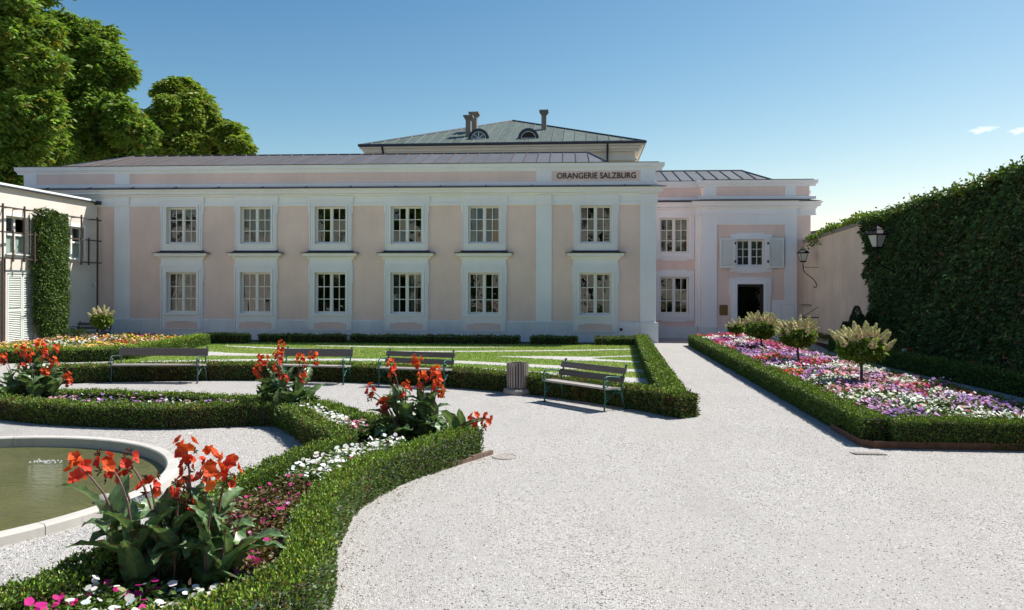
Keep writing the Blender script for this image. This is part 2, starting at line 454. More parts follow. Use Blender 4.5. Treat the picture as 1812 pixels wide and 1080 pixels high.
# ------------------------------------------------------------------ ground
gm = MB(); nn_ = 72; gc_ = (-7.70, 8.52); inner_ = [(gc_[0] + 2.94*math.cos(2*math.pi*i/nn_), gc_[1] + 2.94*math.sin(2*math.pi*i/nn_), 0) for i in range(nn_)]
outer_ = [(gc_[0] + 900*math.cos(2*math.pi*i/nn_), gc_[1] + 900*math.sin(2*math.pi*i/nn_), 0) for i in range(nn_)]
mid_ = [(gc_[0] + 30*math.cos(2*math.pi*i/nn_), gc_[1] + 30*math.sin(2*math.pi*i/nn_), 0) for i in range(nn_)]
gm.add(inner_ + mid_ + outer_, [(k*nn_ + i, k*nn_ + nn_ + i, k*nn_ + nn_ + (i + 1) % nn_, k*nn_ + (i + 1) % nn_) for k in (0, 1) for i in range(nn_)])
ground = struct(part('ground', gm, M['gravel']))

# ------------------------------------------------------------------ orangery: main building
YF, XL, XR = 34.25, -24.75, 3.82
def facade(mb, x0, x1, z0, z1, y, ops, depth):
    xs = sorted({x0, x1} | {v for o in ops for v in o[:2]}); zs = sorted({z0, z1} | {v for o in ops for v in o[2:]})
    for xa, xb in zip(xs, xs[1:]):
        for za, zb in zip(zs, zs[1:]):
            cx, cz = (xa + xb) / 2, (za + zb) / 2
            if any(o[0] < cx < o[1] and o[2] < cz < o[3] for o in ops): continue
            mb.quad((xa, y, za), (xb, y, za), (xb, y, zb), (xa, y, zb))
    for a, b, c, d in ops:
        mb.quad((a, y, c), (a, y + depth, c), (a, y + depth, d), (a, y, d)); mb.quad((b, y, c), (b, y, d), (b, y + depth, d), (b, y + depth, c))
        mb.quad((a, y, d), (a, y + depth, d), (b, y + depth, d), (b, y, d)); mb.quad((a, y, c), (b, y, c), (b, y + depth, c), (a, y + depth, c))
def ring(mb, ax, bx, az, bz, cx, dx, cz, dz, y0, y1):
    """frame between the outer rectangle (ax..bx, az..bz) and the inner one (cx..dx, cz..dz)"""
    mb.box(ax, cx, y0, y1, az, bz); mb.box(dx, bx, y0, y1, az, bz)
    if az < cz: mb.box(cx, dx, y0, y1, az, cz)
    if dz < bz: mb.box(cx, dx, y0, y1, dz, bz)

CACHE = {}
def sash_mesh(w, h, cols, rows):
    key = ('sash', w, h, cols, rows)
    if key not in CACHE:
        mb = MB(); f, mul, mun, rail = 0.055, 0.045, 0.016, 0.05
        mb.box(-w/2, -w/2 + f, -.03, .05, -h/2, h/2); mb.box(w/2 - f, w/2, -.03, .05, -h/2, h/2)
        mb.box(-w/2 + f, w/2 - f, -.03, .05, h/2 - f, h/2); mb.box(-w/2 + f, w/2 - f, -.03, .05, -h/2, -h/2 + f)
        mb.box(-mul, mul, -.045, .045, -h/2 + f, h/2 - f)
        panes = []
        for s in (-1, 1):
            xa, xb = (-w/2 + f, -mul) if s < 0 else (mul, w/2 - f)
            za, zb = -h/2 + f, h/2 - f
            mb.box(xa, xa + rail*.6, -.015, .035, za, zb); mb.box(xb - rail*.6, xb, -.015, .035, za, zb)
            mb.box(xa + rail*.6, xb - rail*.6, -.015, .035, zb - rail*.6, zb); mb.box(xa + rail*.6, xb - rail*.6, -.015, .035, za, za + rail*.8)
            xa += rail*.6; xb -= rail*.6; za += rail*.8; zb -= rail*.6
            for i in range(1, cols): x = xa + (xb - xa)*i/cols; mb.box(x - mun, x + mun, -.008, .028, za, zb)
            for j in range(1, rows):
                z = za + (zb - za)*j/rows
                for i in range(cols):
                    x0 = xa + (xb - xa)*i/cols + (mun if i else 0); x1 = xa + (xb - xa)*(i + 1)/cols - (mun if i < cols - 1 else 0)
                    mb.box(x0, x1, -.006, .026, z - mun, z + mun)
            pw, ph = (xb - xa)/cols, (zb - za)/rows
            for i in range(cols):
                for j in range(rows): panes.append((xa + pw*(i + .5), za + ph*(j + .5), pw, ph))
        pm = MB().box(-panes[0][2]/2 + .004, panes[0][2]/2 - .004, 0, .004, -panes[0][3]/2 + .004, panes[0][3]/2 - .004).mesh('pane')
        pm.materials.append(M['glass'])
        CACHE[key] = (mb.mesh('window'), panes, pm)
    return CACHE[key]
def curtain_mesh(w, h, seed):
    r = np.random.default_rng(seed); n = 26; mb = MB()
    xs = np.linspace(0, w, n); ys = 0.035*np.sin(np.linspace(0, 6.28*r.uniform(3, 5), n)) + r.normal(size=n)*.01
    for i in range(n - 1): mb.quad((xs[i], ys[i], 0), (xs[i+1], ys[i+1], 0), (xs[i+1], ys[i+1]*.6, h), (xs[i], ys[i]*.6, h))
    return mb.mesh('curtain', True)
def window(parent, x, y, z, w, h, cols=2, rows=3, curtains=()):
    me, panes, pm = sash_mesh(w, h, cols, rows)
    o = link('window', me, M['sash'], parent, (x, y, z))
    for px, pz, pw, ph in panes:
        g_ = link('pane', pm, None, o, (x + px, y + .010, z + pz)); g_.rotation_euler = (rng.normal()*.012, 0, rng.normal()*.014)
    for k, (dx, cw) in enumerate(curtains):
        link('curtain', curtain_mesh(cw, h*.96, int(abs(x)*100) + k), M['curtain'], o, (x + dx, y + .22, z - h/2 + .02))
    return o

main = thing('orangery_building', 'long pale pink two-storey palace wing with white pilasters and grey metal roof', 'building', (-10.5, YF, 0))
WX = [-17.27, -13.86, -10.46, -7.05, -3.62, 1.23]
LO, UP, HW = (1.19, 3.02), (4.29, 5.94), 0.70
ops = [(x - HW, x + HW, *LO) for x in WX] + [(x - HW, x + HW, *UP) for x in WX]
mb = MB(); facade(mb, XL, XR, 0, 7.0, YF, ops, 0.22)
mb.quad((XR, YF, 0), (XR, 43.4, 0), (XR, 43.4, 7.0), (XR, YF, 7.0)); mb.quad((XL, 43.4, 0), (XL, YF, 0), (XL, YF, 7.0), (XL, 43.4, 7.0))
mb.quad((XR, 43.4, 0), (XL, 43.4, 0), (XL, 43.4, 7.0), (XR, 43.4, 7.0))
part('wall', mb, M['pink'], main)
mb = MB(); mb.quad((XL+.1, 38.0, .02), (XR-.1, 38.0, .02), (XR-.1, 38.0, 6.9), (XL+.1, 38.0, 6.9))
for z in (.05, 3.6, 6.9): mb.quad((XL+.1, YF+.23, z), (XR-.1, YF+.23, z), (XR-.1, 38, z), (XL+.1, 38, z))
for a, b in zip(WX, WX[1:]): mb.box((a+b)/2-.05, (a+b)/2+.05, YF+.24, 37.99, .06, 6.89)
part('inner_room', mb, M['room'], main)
# plinth and its pilaster bases
PIL = [(-20.44, -19.73), (-1.34, -0.67), (3.16, XR)]
xs = [XL] + [v for x in WX for v in (x - .965, x + .965)] + [XR]
mb = MB()
for a, b in zip(xs[::2], xs[1::2]):
    cuts = [a] + [v for p in PIL for v in p if a < v < b] + [b]
    for c, d in zip(cuts, cuts[1:]):
        on = any(p[0] - .01 < (c + d)/2 < p[1] + .01 for p in PIL)
        e = .11 if on else .06
        mb.box(c, d + (e if abs(d - XR) < .01 else 0), YF - e, YF - .001, 0, .87 if not on else .885)
        mb.prism([(YF - e, .87 if not on else .885), (YF - e + .03, .91), (YF - .001, .92), (YF - .001, .86)], c, d)
for x in WX: mb.box(x - .965, x + .965, YF - .075, YF - .001, 0, .46)
part('plinth', mb, M['plinth'], main)
for a, b in PIL: part('pilaster', MB().box(a, b, YF - .055, YF - .001, .9, 5.97).box(a - .012, b + .012, YF - .035, YF - .002, .92, 5.97), M['white'], main)
# entablature and cornice (one continuous run with mitred return at the free end)
mb = MB()
mb.prism([(YF - .05, 5.965), (YF - .07, 6.0), (YF - .07, 6.085), (YF - .03, 6.10), (YF - .03, 6.36), (YF - .06, 6.37), (YF - .085, 6.42), (YF - .13, 6.43), (YF - .13, 6.47),
          (YF - .20, 6.50), (YF - .26, 6.515), (YF - .26, 6.60), (YF - .29, 6.615), (YF - .34, 6.68), (YF - .36, 6.71), (YF, 6.71), (YF, 5.965)], XL, XR, False, True)
part('cornice', mb, M['white'], main)
mb = MB(); mb.prism([(YF - .40, 6.712), (YF - .40, 6.735), (YF - .03, 6.84), (YF + .02, 6.84), (YF + .02, 6.712)], XL, XR, False, True)
for k in range(14):
    x = XL + 2.0*k + 1.2; mb.prism([(YF - .395, 6.737), (YF - .39, 6.765), (YF - .03, 6.87), (YF - .03, 6.842)], x, x + .035)
part('cornice_flashing', mb, M['flash'], main)
# short breaks of the frieze beside pilasters and windows
for a, b in PIL + [(x - 1.02, x + 1.02) for x in WX]:
    mb = MB(); mb.prism([(YF - .095, 6.0), (YF - .095, 6.08), (YF - .06, 6.10), (YF - .06, 6.365), (YF - .115, 6.415), (YF - .10, 6.0)], a, b + (.06 if abs(b - XR) < .01 else 0))
    part('frieze_break', mb, M['white'], main)
# parapet
P0, P1, YP = 6.80, 7.80, YF + .02
PP = [(XL, -24.15), (-20.44, -19.73), (-1.34, -0.67), (3.16, XR - .06)]
XPR = XR - .06
part('parapet_wall', MB().box(XL, XPR - .002, YP + .004, YP + .35, P0, 7.74), M['white'], main)
mb = MB(); mb.prism([(YP - .07, 6.80), (YP - .07, 6.97), (YP - .04, 6.995), (YP + .01, 6.995), (YP + .01, 6.80)], XL, XPR, False, True)
mb.prism([(YP - .03, 7.46), (YP - .03, 7.54), (YP - .055, 7.55), (YP - .075, 7.60), (YP - .12, 7.63), (YP - .12, 7.75), (YP - .14, 7.785), (YP + .3, 7.785), (YP + .3, 7.46)], XL, XPR, True, True)
part('parapet_moulding', mb, M['white'], main)
for a, b in PP: part('parapet_pilaster', MB().box(a, b + (.04 if abs(b - XPR) < .02 else 0), YP - .05, YP + .003, 6.996, 7.459), M['white'], main)
for (a, b), (c, d) in zip(PP, PP[1:]): part('parapet_panel', MB().box(b + .002, c - .002, YP - .014, YP + .003, 7.0, 7.457), M['pink'], main)
part('parapet_flashing', MB().box(XL - .16, XPR + .17, YP - .165, YP + .36, 7.787, 7.812), M['flash'], main)
# windows with surrounds, hoods and aprons (alike bays share their meshes)
mb = MB(); y1 = YF - .002
ring(mb, -.965, .965, .462, 3.33, -.915, .915, .462, 3.275, YF - .125, y1)
ring(mb, -.915, .915, .462, 3.275, -.89, .89, .462, 3.245, YF - .082, y1)
ring(mb, -.89, .89, .462, 3.245, -.82, .82, .462, 3.155, YF - .11, y1)
ring(mb, -.82, .82, 1.10, 3.155, -.795, .795, 1.10, 3.125, YF - .085, y1)
ring(mb, -.795, .795, 1.10, 3.125, -HW, HW, 1.19, 3.02, YF - .15, y1)
for s in (-1, 1):
    a, b = sorted((s*.967, s*1.005)); mb.box(a, b, YF - .10, y1, 2.60, 3.335)
    a, b = sorted((s*.967, s*.99)); mb.box(a, b, YF - .10, y1, 2.56, 2.598)
mb.box(-1.005, 1.005, YF - .115, y1, 3.331, 3.355)
low_sur = mb.mesh('window_surround')
mb = MB(); 
for s in (-1, 1): a, b = sorted((s*.735, s*.82)); mb.box(a, b, YF - .105, y1, .462, 1.098)
mb.box(-.735, .735, YF - .105, y1, .82, 1.098); mb.box(-.735, .735, YF - .105, y1, .462, .50)
for s in (-1, 1): a, b = sorted((s*.45, s*.735)); mb.box(a, b, YF - .105, y1, .775, .82)
apron = mb.mesh('apron_frame')
apanel = MB().box(-.734, .734, YF - .085, y1 - .001, .501, .819).mesh('apron_panel')
sill_l = MB().box(-.84, .84, YF - .17, YF - .02, 1.12, 1.165).box(-.80, .80, YF - .145, YF - .02, 1.085, 1.119).mesh('sill')
sill_u = MB().box(-.83, .83, YF - .16, YF - .02, 4.235, 4.275).box(-.79, .79, YF - .14, YF - .02, 4.20, 4.234).mesh('sill')
mb = MB(); mb.box(-.965, .965, YF - .075, y1, 3.356, 3.64)
mb.prism([(YF - .075, 3.60), (YF - .09, 3.66), (YF - .13, 3.71), (YF - .19, 3.74), (YF - .24, 3.745), (YF - .24, 3.83), (YF - .27, 3.865), (y1, 3.865), (y1, 3.60)], -.97, .97, True, True)
hood = mb.mesh('hood_cornice')
mb = MB(); n0, n1 = YF - .33, YF - .012
prof = [(1.30, n0 + .02, 3.868), (1.29, n0, 3.885), (1.12, YF - .22, 3.905), (1.03, YF - .13, 3.95), (.975, YF - .07, 4.01)]
vv = []
for x, y, z in prof: vv += [(-x, y, z), (x, y, z), (x, n1, z), (-x, n1, z)]
ff = [(0, 1, 2, 3)]
for i in range(len(prof) - 1):
    for j in range(4): ff.append((i*4 + j, i*4 + (j+1) % 4, i*4 + 4 + (j+1) % 4, i*4 + 4 + j))
mb.add(vv, ff); canopy = mb.mesh('hood_canopy')
mb = MB()
ring(mb, -.95, .95, 3.99, 6.18, -.905, .905, 3.99, 6.135, YF - .125, y1)
ring(mb, -.905, .905, 3.99, 6.135, -.88, .88, 3.99, 6.11, YF - .08, y1)
ring(mb, -.88, .88, 3.99, 6.11, -.80, .80, 4.20, 6.045, YF - .11, y1)
ring(mb, -.80, .80, 4.20, 6.045, -.775, .775, 4.22, 6.02, YF - .08, y1)
ring(mb, -.775, .775, 4.22, 6.02, -HW, HW, 4.29, 5.94, YF - .15, y1)
for s in (-1, 1): a, b = sorted((s*.952, s*1.0)); mb.box(a, b, YF - .105, y1, 5.66, 6.185); a, b = sorted((s*.952, s*.98)); mb.box(a, b, YF - .105, y1, 5.62, 5.658)
mb.box(-1.0, 1.0, YF - .125, y1, 6.182, 6.215); mb.box(-.63, .63, YF - .13, y1, 6.217, 6.25)
up_sur = mb.mesh('window_surround')
CUR = {0: [(-.62, .6)], 3: [(-.62, .2), (.1, .35)], 5: [(.36, .28)]}
for k, x in enumerate(WX):
    w = window(main, x, YF + .12, sum(LO)/2, 1.4, LO[1] - LO[0], curtains=CUR.get(k, ()))
    link('surround', low_sur, M['white'], w, (x, 0, 0)); link('sill', sill_l, M['white'], w, (x, 0, 0))
    link('apron_frame', apron, M['white'], w, (x, 0, 0)); link('apron_panel', apanel, M['pink'], w, (x, 0, 0))
    link('hood_cornice', hood, M['white'], w, (x, 0, 0)); link('hood_canopy', canopy, M['flash'], w, (x, 0, 0))
    w = window(main, x, YF + .12, sum(UP)/2, 1.4, UP[1] - UP[0], curtains=[(-.62, .22), (.42, .2)] if k in (1, 4, 5) else ())
    link('surround', up_sur, M['white'], w, (x, 0, 0)); link('sill', sill_u, M['white'], w, (x, 0, 0))
vx, vz = PY(1099, 583.5, YF - .07); part('vent_grille', MB().box(vx - .06, vx + .06, YF - .085, YF - .055, vz - .06, vz + .06), M['flash'], main)
# lettering on the end panel of the parapet
def letters(text, parent, m, x0, x1, z0, h, y, squeeze=True):
    def wid(t):
        cu = bpy.data.curves.new('t', 'FONT'); cu.body = t; o = bpy.data.objects.new('t', cu); C.objects.link(o)
        bpy.context.view_layer.update(); w = o.dimensions.x, o.dimensions.y; bpy.data.objects.remove(o); bpy.data.curves.remove(cu); return w
    total = wid(text)[0]; hh = wid('E')[1]; sx = (x1 - x0)/total; sz = h/hh
    for i, ch in enumerate(text):
        if ch == ' ': continue
        off = wid('H' + text[:i+1] + 'H')[0] - wid('H' + ch + 'H')[0]
        cu = bpy.data.curves.new('letter', 'FONT'); cu.body = ch; cu.extrude = 0.03; cu.offset = 0.012
        o = bpy.data.objects.new('t', cu); C.objects.link(o)
        me = bpy.data.meshes.new_from_object(o.evaluated_get(bpy.context.evaluated_depsgraph_get())); me.name = 'letter'
        bpy.data.objects.remove(o); bpy.data.curves.remove(cu)
        me.transform(Matrix(((sx, 0, 0, 0), (0, 0, -.5, 0), (0, sz, 0, 0), (0, 0, 0, 1))))
        link('letter', me, m, parent, (x0 + off*sx, y, z0))
ltx0, ltx1 = PY(985, 311, YP)[0], PY(1124.5, 311, YP)[0]
sign_z = PY(1050, 316, YP)[1]
letters('ORANGERIE SALZBURG', main, M['letters'], ltx0, ltx1, sign_z, .245, YP - .032)

def hip_roof(parent, x0, x1, xr0, xr1, ye, yr, yb, ze, zr, step, m, ms, name='roof'):
    """long hipped roof: eave ye, ridge yr, back eave yb; the near slope is laid in sheets with standing seams"""
    mb = MB(); A, B, Cc, D = (x0, ye, ze), (x1, ye, ze), (x1, yb, ze), (x0, yb, ze); R0, R1 = (xr0, yr, zr), (xr1, yr, zr)
    mb.poly([A, B, R1, R0]); mb.poly([Cc, D, R0, R1]); mb.poly([B, Cc, R1]); mb.poly([D, A, R0])
    ro = part(name, mb, m, parent)
    def s(x): return max(0.0, min(1.0, (x - x0)/(xr0 - x0), (x1 - x)/(x1 - xr1)))
    def pt(x, t, lift): return (x, ye + (yr - ye)*t, ze + (zr - ze)*t + lift)
    xs = list(np.arange(x0, x1, step)) + [x1]
    for a, b in zip(xs, xs[1:]):
        cuts = [a] + [v for v in (xr0, xr1) if a + .01 < v < b - .01] + [b]
        p = [pt(a, 0, .012), pt(b, 0, .012)] + [pt(v, s(v), .012) for v in reversed(cuts) if s(v) > .001]
        if len(p) > 2: part('roof_sheet', MB().poly(p), m, ro)
        if s(b) > .02: part('standing_seam', MB().tube([pt(b, 0, .03), pt(b, s(b), .03)], .024, 4), ms, ro)
    mb = MB()
    for a, b in ((A, R0), (B, R1), (R0, R1)): mb.tube([Vector(a) + Vector((0, 0, .02)), Vector(b) + Vector((0, 0, .02))], .05, 6)
    part('ridge_cap', mb, M['flash'], ro)
    return ro
zr = PY(640, 274.5, 39.3)[1]
hip_roof(main, -24.2, PY(1086, 287, 35.0)[0], PY(237, 278, 39.3)[0], PY(1040, 271, 39.3)[0], YF + .38, 39.3, 43.6, 7.72, zr, .60, M['slate'], M['seamcu'])

# ------------------------------------------------------------------ entrance wing
wing = thing('entrance_wing', 'set-back pink wing with louvred shutters and dark glass door beside the long building', 'building', (7.5, 37.3, 0))
YR, YB, YS, XB, XBE, XSE = 37.45, 37.10, 37.22, 6.22, 10.58, 11.24
WWX = 5.03; wops = [(WWX - .68, WWX + .68, 1.14, 2.90), (WWX - .68, WWX + .68, 4.01, 5.67)]
mb = MB(); facade(mb, XR - .3, XB, 0, 6.9, YR, wops, .2)
DX0, DX1, DZ = PY(1304, 503, YB)[0], PY(1351, 503, YB)[0], 2.56
BW = (PY(1302.6, 450, YB)[0], PY(1352.6, 450, YB)[0], PY(1327, 472, YB)[1], PY(1327, 424, YB)[1])
PAN = (PY(1268.5, 460, YB)[0], PY(1388.5, 460, YB)[0], .56, PY(1330, 398, YB)[1])
facade(mb, PAN[0], PAN[1], .5, PAN[3], YB, [(DX0, DX1, .5, DZ), BW], .22)
mb.quad((XBE, YS, 0), (XSE, YS, 0), (XSE, YS, 6.9), (XBE, YS, 6.9)); mb.quad((XSE, YS, 0), (XSE, 46, 0), (XSE, 46, 6.9), (XSE, YS, 6.9))
mb.quad((XSE, 46, 0), (XR - .3, 46, 0), (XR - .3, 46, 6.9), (XSE, 46, 6.9))
part('wall', mb, M['pink'], wing)
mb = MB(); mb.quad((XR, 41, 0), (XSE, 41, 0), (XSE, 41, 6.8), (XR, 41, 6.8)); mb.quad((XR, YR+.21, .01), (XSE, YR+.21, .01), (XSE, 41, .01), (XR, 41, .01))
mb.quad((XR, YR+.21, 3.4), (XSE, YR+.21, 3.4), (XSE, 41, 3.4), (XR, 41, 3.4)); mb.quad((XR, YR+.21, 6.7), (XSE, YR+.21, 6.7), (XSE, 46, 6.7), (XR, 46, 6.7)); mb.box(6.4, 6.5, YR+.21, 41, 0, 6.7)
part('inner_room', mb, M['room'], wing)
mb = MB(); e = YB - .045
zlow = PY(1380, 531, YB)[1]
mb.box(XB, PAN[0], e, YR, .5, 6.3); mb.box(PAN[1], XBE, e, YB + .2, 0, 6.3); mb.box(PAN[0], PAN[1], e, YB + .2, PAN[3], 6.3)
mb.box(DX1 + .36, PAN[1], e, YB - .001, .0, zlow); mb.box(PY(1229.5, 460, YR)[0], XB + .01, YR - .05, YR - .001, .56, 6.3)
mb.box(XB - .10, XB + .001, YR - .16, YR - .001, .5, 6.3)
part('pilaster_field', mb, M['white'], wing)
mb = MB(); mb.box(XR - .3, XB - .12, YR - .05, YR - .001, 0, .56); mb.box(XB - .119, PAN[0] + .002, YB - .095, YR, 0, .555); mb.box(PAN[0] + .003, DX0 - .36, YB - .06, YB + .1, 0, .55)
mb.box(PAN[0], PAN[1], YB + .02, YB + .1, 0, .5) if False else None
part('plinth', mb, M['plinth'], wing)
part('door_step', MB().box(DX0 - .4, DX1 + .4, YB - .45, YB - .1, 0, .09), M['stone'], wing)
def cornice_prof(y, z):
    return [(y - .03, z - .62), (y - .045, z - .60), (y - .045, z - .54), (y - .02, z - .52), (y - .02, z - .33), (y - .06, z - .30), (y - .085, z - .24), (y - .14, z - .22), (y - .20, z - .20), (y - .20, z - .12), (y - .28, z - .02), (y - .29, z), (y + .2, z), (y + .2, z - .62)]
mb = MB(); zc = 6.38
mb.prism(cornice_prof(YR, zc), XR + .2, XB - .02); mb.prism(cornice_prof(YB - .04, zc + .01), XB, XBE, True, False); mb.prism(cornice_prof(YS, zc), XBE + .001, XSE, False, True)
mb.box(XR - .2, XSE, YR, YR + .3, 6.2, 6.9)
part('cornice', mb, M['white'], wing)
mb = MB()
for y, a, b, q, r_ in ((YR, XR + .2, XB - .03, False, False), (YB - .04, XB, XBE + .3, True, False), (YS, XBE + .3, XSE, False, True)):
    mb.prism([(y - .33, zc + .012), (y - .33, zc + .032), (y - .01, zc + .10), (y + .05, zc + .10), (y + .05, zc + .012)], a, b, q, r_)
part('cornice_flashing', mb, M['flash'], wing)
mb = MB(); zt = 7.40
def para(mb, y, a, b, q, r_):
    mb.prism([(y - .03, 6.5), (y - .03, 6.64), (y, 6.66), (y + .25, 6.66), (y + .25, 6.5)], a, b, q, r_)
    mb.prism([(y - .02, 7.10), (y - .02, 7.17), (y - .06, 7.20), (y - .10, 7.24), (y - .10, 7.34), (y - .12, 7.38), (y + .25, 7.38), (y + .25, 7.10)], a, b, q, r_)
para(mb, YR, XR, XB + .1, False, False); para(mb, YB, XB + .13, XSE - .08, True, True)
mb.box(XR, XB + .2, YR + .012, YR + .25, 6.66, 7.10); mb.box(XB + .14, XSE - .09, YB + .012, YB + .25, 6.66, 7.10)
for a, b in ((XB + .13, PY(1268, 335, YB)[0]), (PY(1389, 335, YB)[0], PY(1408, 335, YB)[0])): mb.box(a, b, YB - .025, YB + .011, 6.662, 7.098)
part('parapet', mb, M['white'], wing)
part('parapet_panel', MB().box(XR + .1, XB + .12, YR - .004, YR + .011, 6.664, 7.096), M['pink'], wing)
part('parapet_panel', MB().box(PY(1268, 335, YB)[0] + .002, PY(1389, 335, YB)[0] - .002, YB - .008, YB + .011, 6.664, 7.096), M['pink'], wing)
part('parapet_panel', MB().box(PY(1408, 335, YB)[0] + .002, XSE - .10, YB - .008, YB + .011, 6.664, 7.096), M['pink'], wing)
part('parapet_flashing', MB().box(XR, XB, YR - .13, YR + .3, 7.382, 7.405).box(XB + .002, XSE + .06, YB - .15, YB + .3, 7.384, 7.408), M['flash'], wing)
hip_roof(wing, XR - .2, PY(1375, 318, 37.7)[0], XR + .5, PY(1312, 303, 41.2)[0], YB + .5, 41.2, 45.5, 7.36, PY(1250, 303.5, 41.2)[1], .60, M['slate'], M['flash'])
for k, (za, zb) in enumerate(((1.14, 2.90), (4.01, 5.67))):
    w = window(wing, WWX, YR + .10, (za + zb)/2, 1.36, zb - za, curtains=[(-.6, .35), (.1, .5)] if k else ())
    mb = MB(); ring(mb, WWX - .92, WWX + .93, za - .30, zb + .28, WWX - .80, WWX + .80, za - .17, zb + .15, YR - .05, YR - .002)
    ring(mb, WWX - .80, WWX + .80, za - .17, zb + .15, WWX - .68, WWX + .68, za, zb, YR - .085, YR - .002)
    mb.box(WWX - .55, WWX + .58, YR - .045, YR - .002, zb + .281, zb + .33); mb.box(WWX - .55, WWX + .58, YR - .045, YR - .002, za - .36, za - .301)
    part('surround', mb, M['white'], w)
# shuttered window over the door
bx, bz = (BW[0] + BW[1])/2, (BW[2] + BW[3])/2
w = window(wing, bx, YB + .10, bz, BW[1] - BW[0], BW[3] - BW[2], curtains=[(-.6, .5), (.1, .5)])
mb = MB(); a, b, c, d = BW
ring(mb, a - .27, b + .33, c - .24, d + .24, a - .14, b + .14, c - .13, d + .13, YB - .06, YB - .002); ring(mb, a - .14, b + .14, c - .13, d + .13, a, b, c, d, YB - .09, YB - .002)
mb.box(bx - .62, bx + .62, YB - .065, YB - .002, d + .241, d + .30); mb.box(bx - .6, bx + .6, YB - .065, YB - .002, c - .29, c - .241)
part('surround', mb, M['white'], w)
slatm = MB().add([(-.5, 0, 0), (.5, 0, 0), (.5, .032, .03), (-.5, .032, .03), (-.5, .006, -.004), (.5, .006, -.004), (.5, .038, .026), (-.5, .038, .026)],
                 [(0, 1, 2, 3), (4, 7, 6, 5), (0, 4, 5, 1), (3, 2, 6, 7), (0, 3, 7, 4), (1, 5, 6, 2)]).mesh('slat')
slatm.materials.append(M['shutter'])
slatw = slatm.copy(); slatw.materials.clear(); slatw.materials.append(M['sash'])
def shutter(parent, x0, x1, z0, z1, y, n, panels=1, name='shutter', white=False):
    mb = MB(); f = .075
    zz = np.linspace(z0, z1, panels + 1)
    mb.box(x0, x0 + f, y, y + .04, z0, z1); mb.box(x1 - f, x1, y, y + .04, z0, z1)
    mb.box(x0 + f, x1 - f, y, y + .04, z1 - f, z1); mb.box(x0 + f, x1 - f, y, y + .04, z0, z0 + f*1.3)
    for z in zz[1:-1]: mb.box(x0 + f, x1 - f, y, y + .04, z - f*.8, z + f*.8)
    mb.box(x0 + f, x1 - f, y + .034, y + .039, z0 + f, z1 - f) if panels == 1 else None
    o = part(name, mb, M['sash'] if white else M['shutter'], parent)
    for za, zb in zip(zz, zz[1:]):
        za, zb = za + f*1.25, zb - f*1.05
        for k in range(n):
            s = link('slat', slatw if white else slatm, None, o, ((x0 + x1)/2, y + .002, za + (zb - za)*(k + .35)/n)); s.scale[0] = x1 - x0 - 2*f
    return o
s0 = PY(1273, 448, YB)[0], PY(1300, 448, YB)[0]; s1 = PY(1358, 448, YB)[0], PY(1386, 448, YB)[0]
zz0, zz1 = PY(1327, 474.5, YB)[1], PY(1327, 421.5, YB)[1]
for a, b in (s0, s1):
    s = shutter(wing, a, b, zz0, zz1, YB - .14, 20, white=True)
    for z in (zz0 + .3, zz1 - .25):
        hx = b if b < bx else a
        part('hinge', MB().box(hx - .035, hx + .035, YB - .155, YB - .1, z - .05, z + .05), M['iron'], s)
# entrance door
d_ = part('door', MB().box(DX0, DX0 + .10, YB + .12, YB + .2, .09, DZ).box(DX1 - .10, DX1, YB + .12, YB + .2, .09, DZ).box(DX0 + .1, DX1 - .1, YB + .12, YB + .2, DZ - .12, DZ).box(DX0 + .1, DX1 - .1, YB + .12, YB + .2, .09, .2), M['doordark'], wing)
link('pane', MB().box(DX0 + .1, DX1 - .1, YB + .155, YB + .16, .2, DZ - .12).mesh('pane'), M['door_glass'], d_)
part('door_closer', MB().box(DX1 - .42, DX1 - .12, YB + .07, YB + .119, DZ - .22, DZ - .15), M['iron'], d_)
part('handle', MB().tube([(DX0 + .16, YB + .08, .95), (DX0 + .16, YB + .08, 1.5)], .015, 8).tube([(DX0 + .16, YB + .08, 1.0), (DX0 + .16, YB + .13, 1.0)], .01, 6), M['iron'], d_)
mb = MB(); ring(mb, DX0 - .29, DX1 + .29, 0, DZ + .26, DX0 - .15, DX1 + .15, 0, DZ + .13, YB - .08, YB - .002); ring(mb, DX0 - .15, DX1 + .15, 0, DZ + .13, DX0, DX1, 0, DZ, YB - .11, YB + .11)
for s in (-1, 1):
    ex = DX0 - .29 if s < 0 else DX1 + .29; a, b = sorted((ex, ex + s*.05)); mb.box(a, b, YB - .085, YB - .002, DZ - .5, DZ + .262)
mb.box(DX0 - .33, DX1 + .33, YB - .10, YB - .002, DZ + .262, DZ + .30); mb.box((DX0+DX1)/2 - .6, (DX0+DX1)/2 + .6, YB - .10, YB - .002, DZ + .301, DZ + .34)
part('door_surround', mb, M['white'], wing)
q0, q1 = PY(1273, 558, YB), PY(1287.5, 540, YB)
pl = tag(part('wall_plaque', MB().box(q0[0], q1[0], YB - .03, YB - .003, q0[1], q1[1]), M['bronze']), 'square brown bronze plaque on the pink wall left of the entrance door', 'plaque')
q0, q1 = PY(1381, 598, YB), PY(1406, 539, YB)
mb = MB(); ring(mb, q0[0], q1[0], .02, q1[1], q0[0] + .025, q1[0] - .025, .02, q1[1] - .025, YB - .055, YB - .044)
part('service_hatch', mb, M['plinth'], wing)

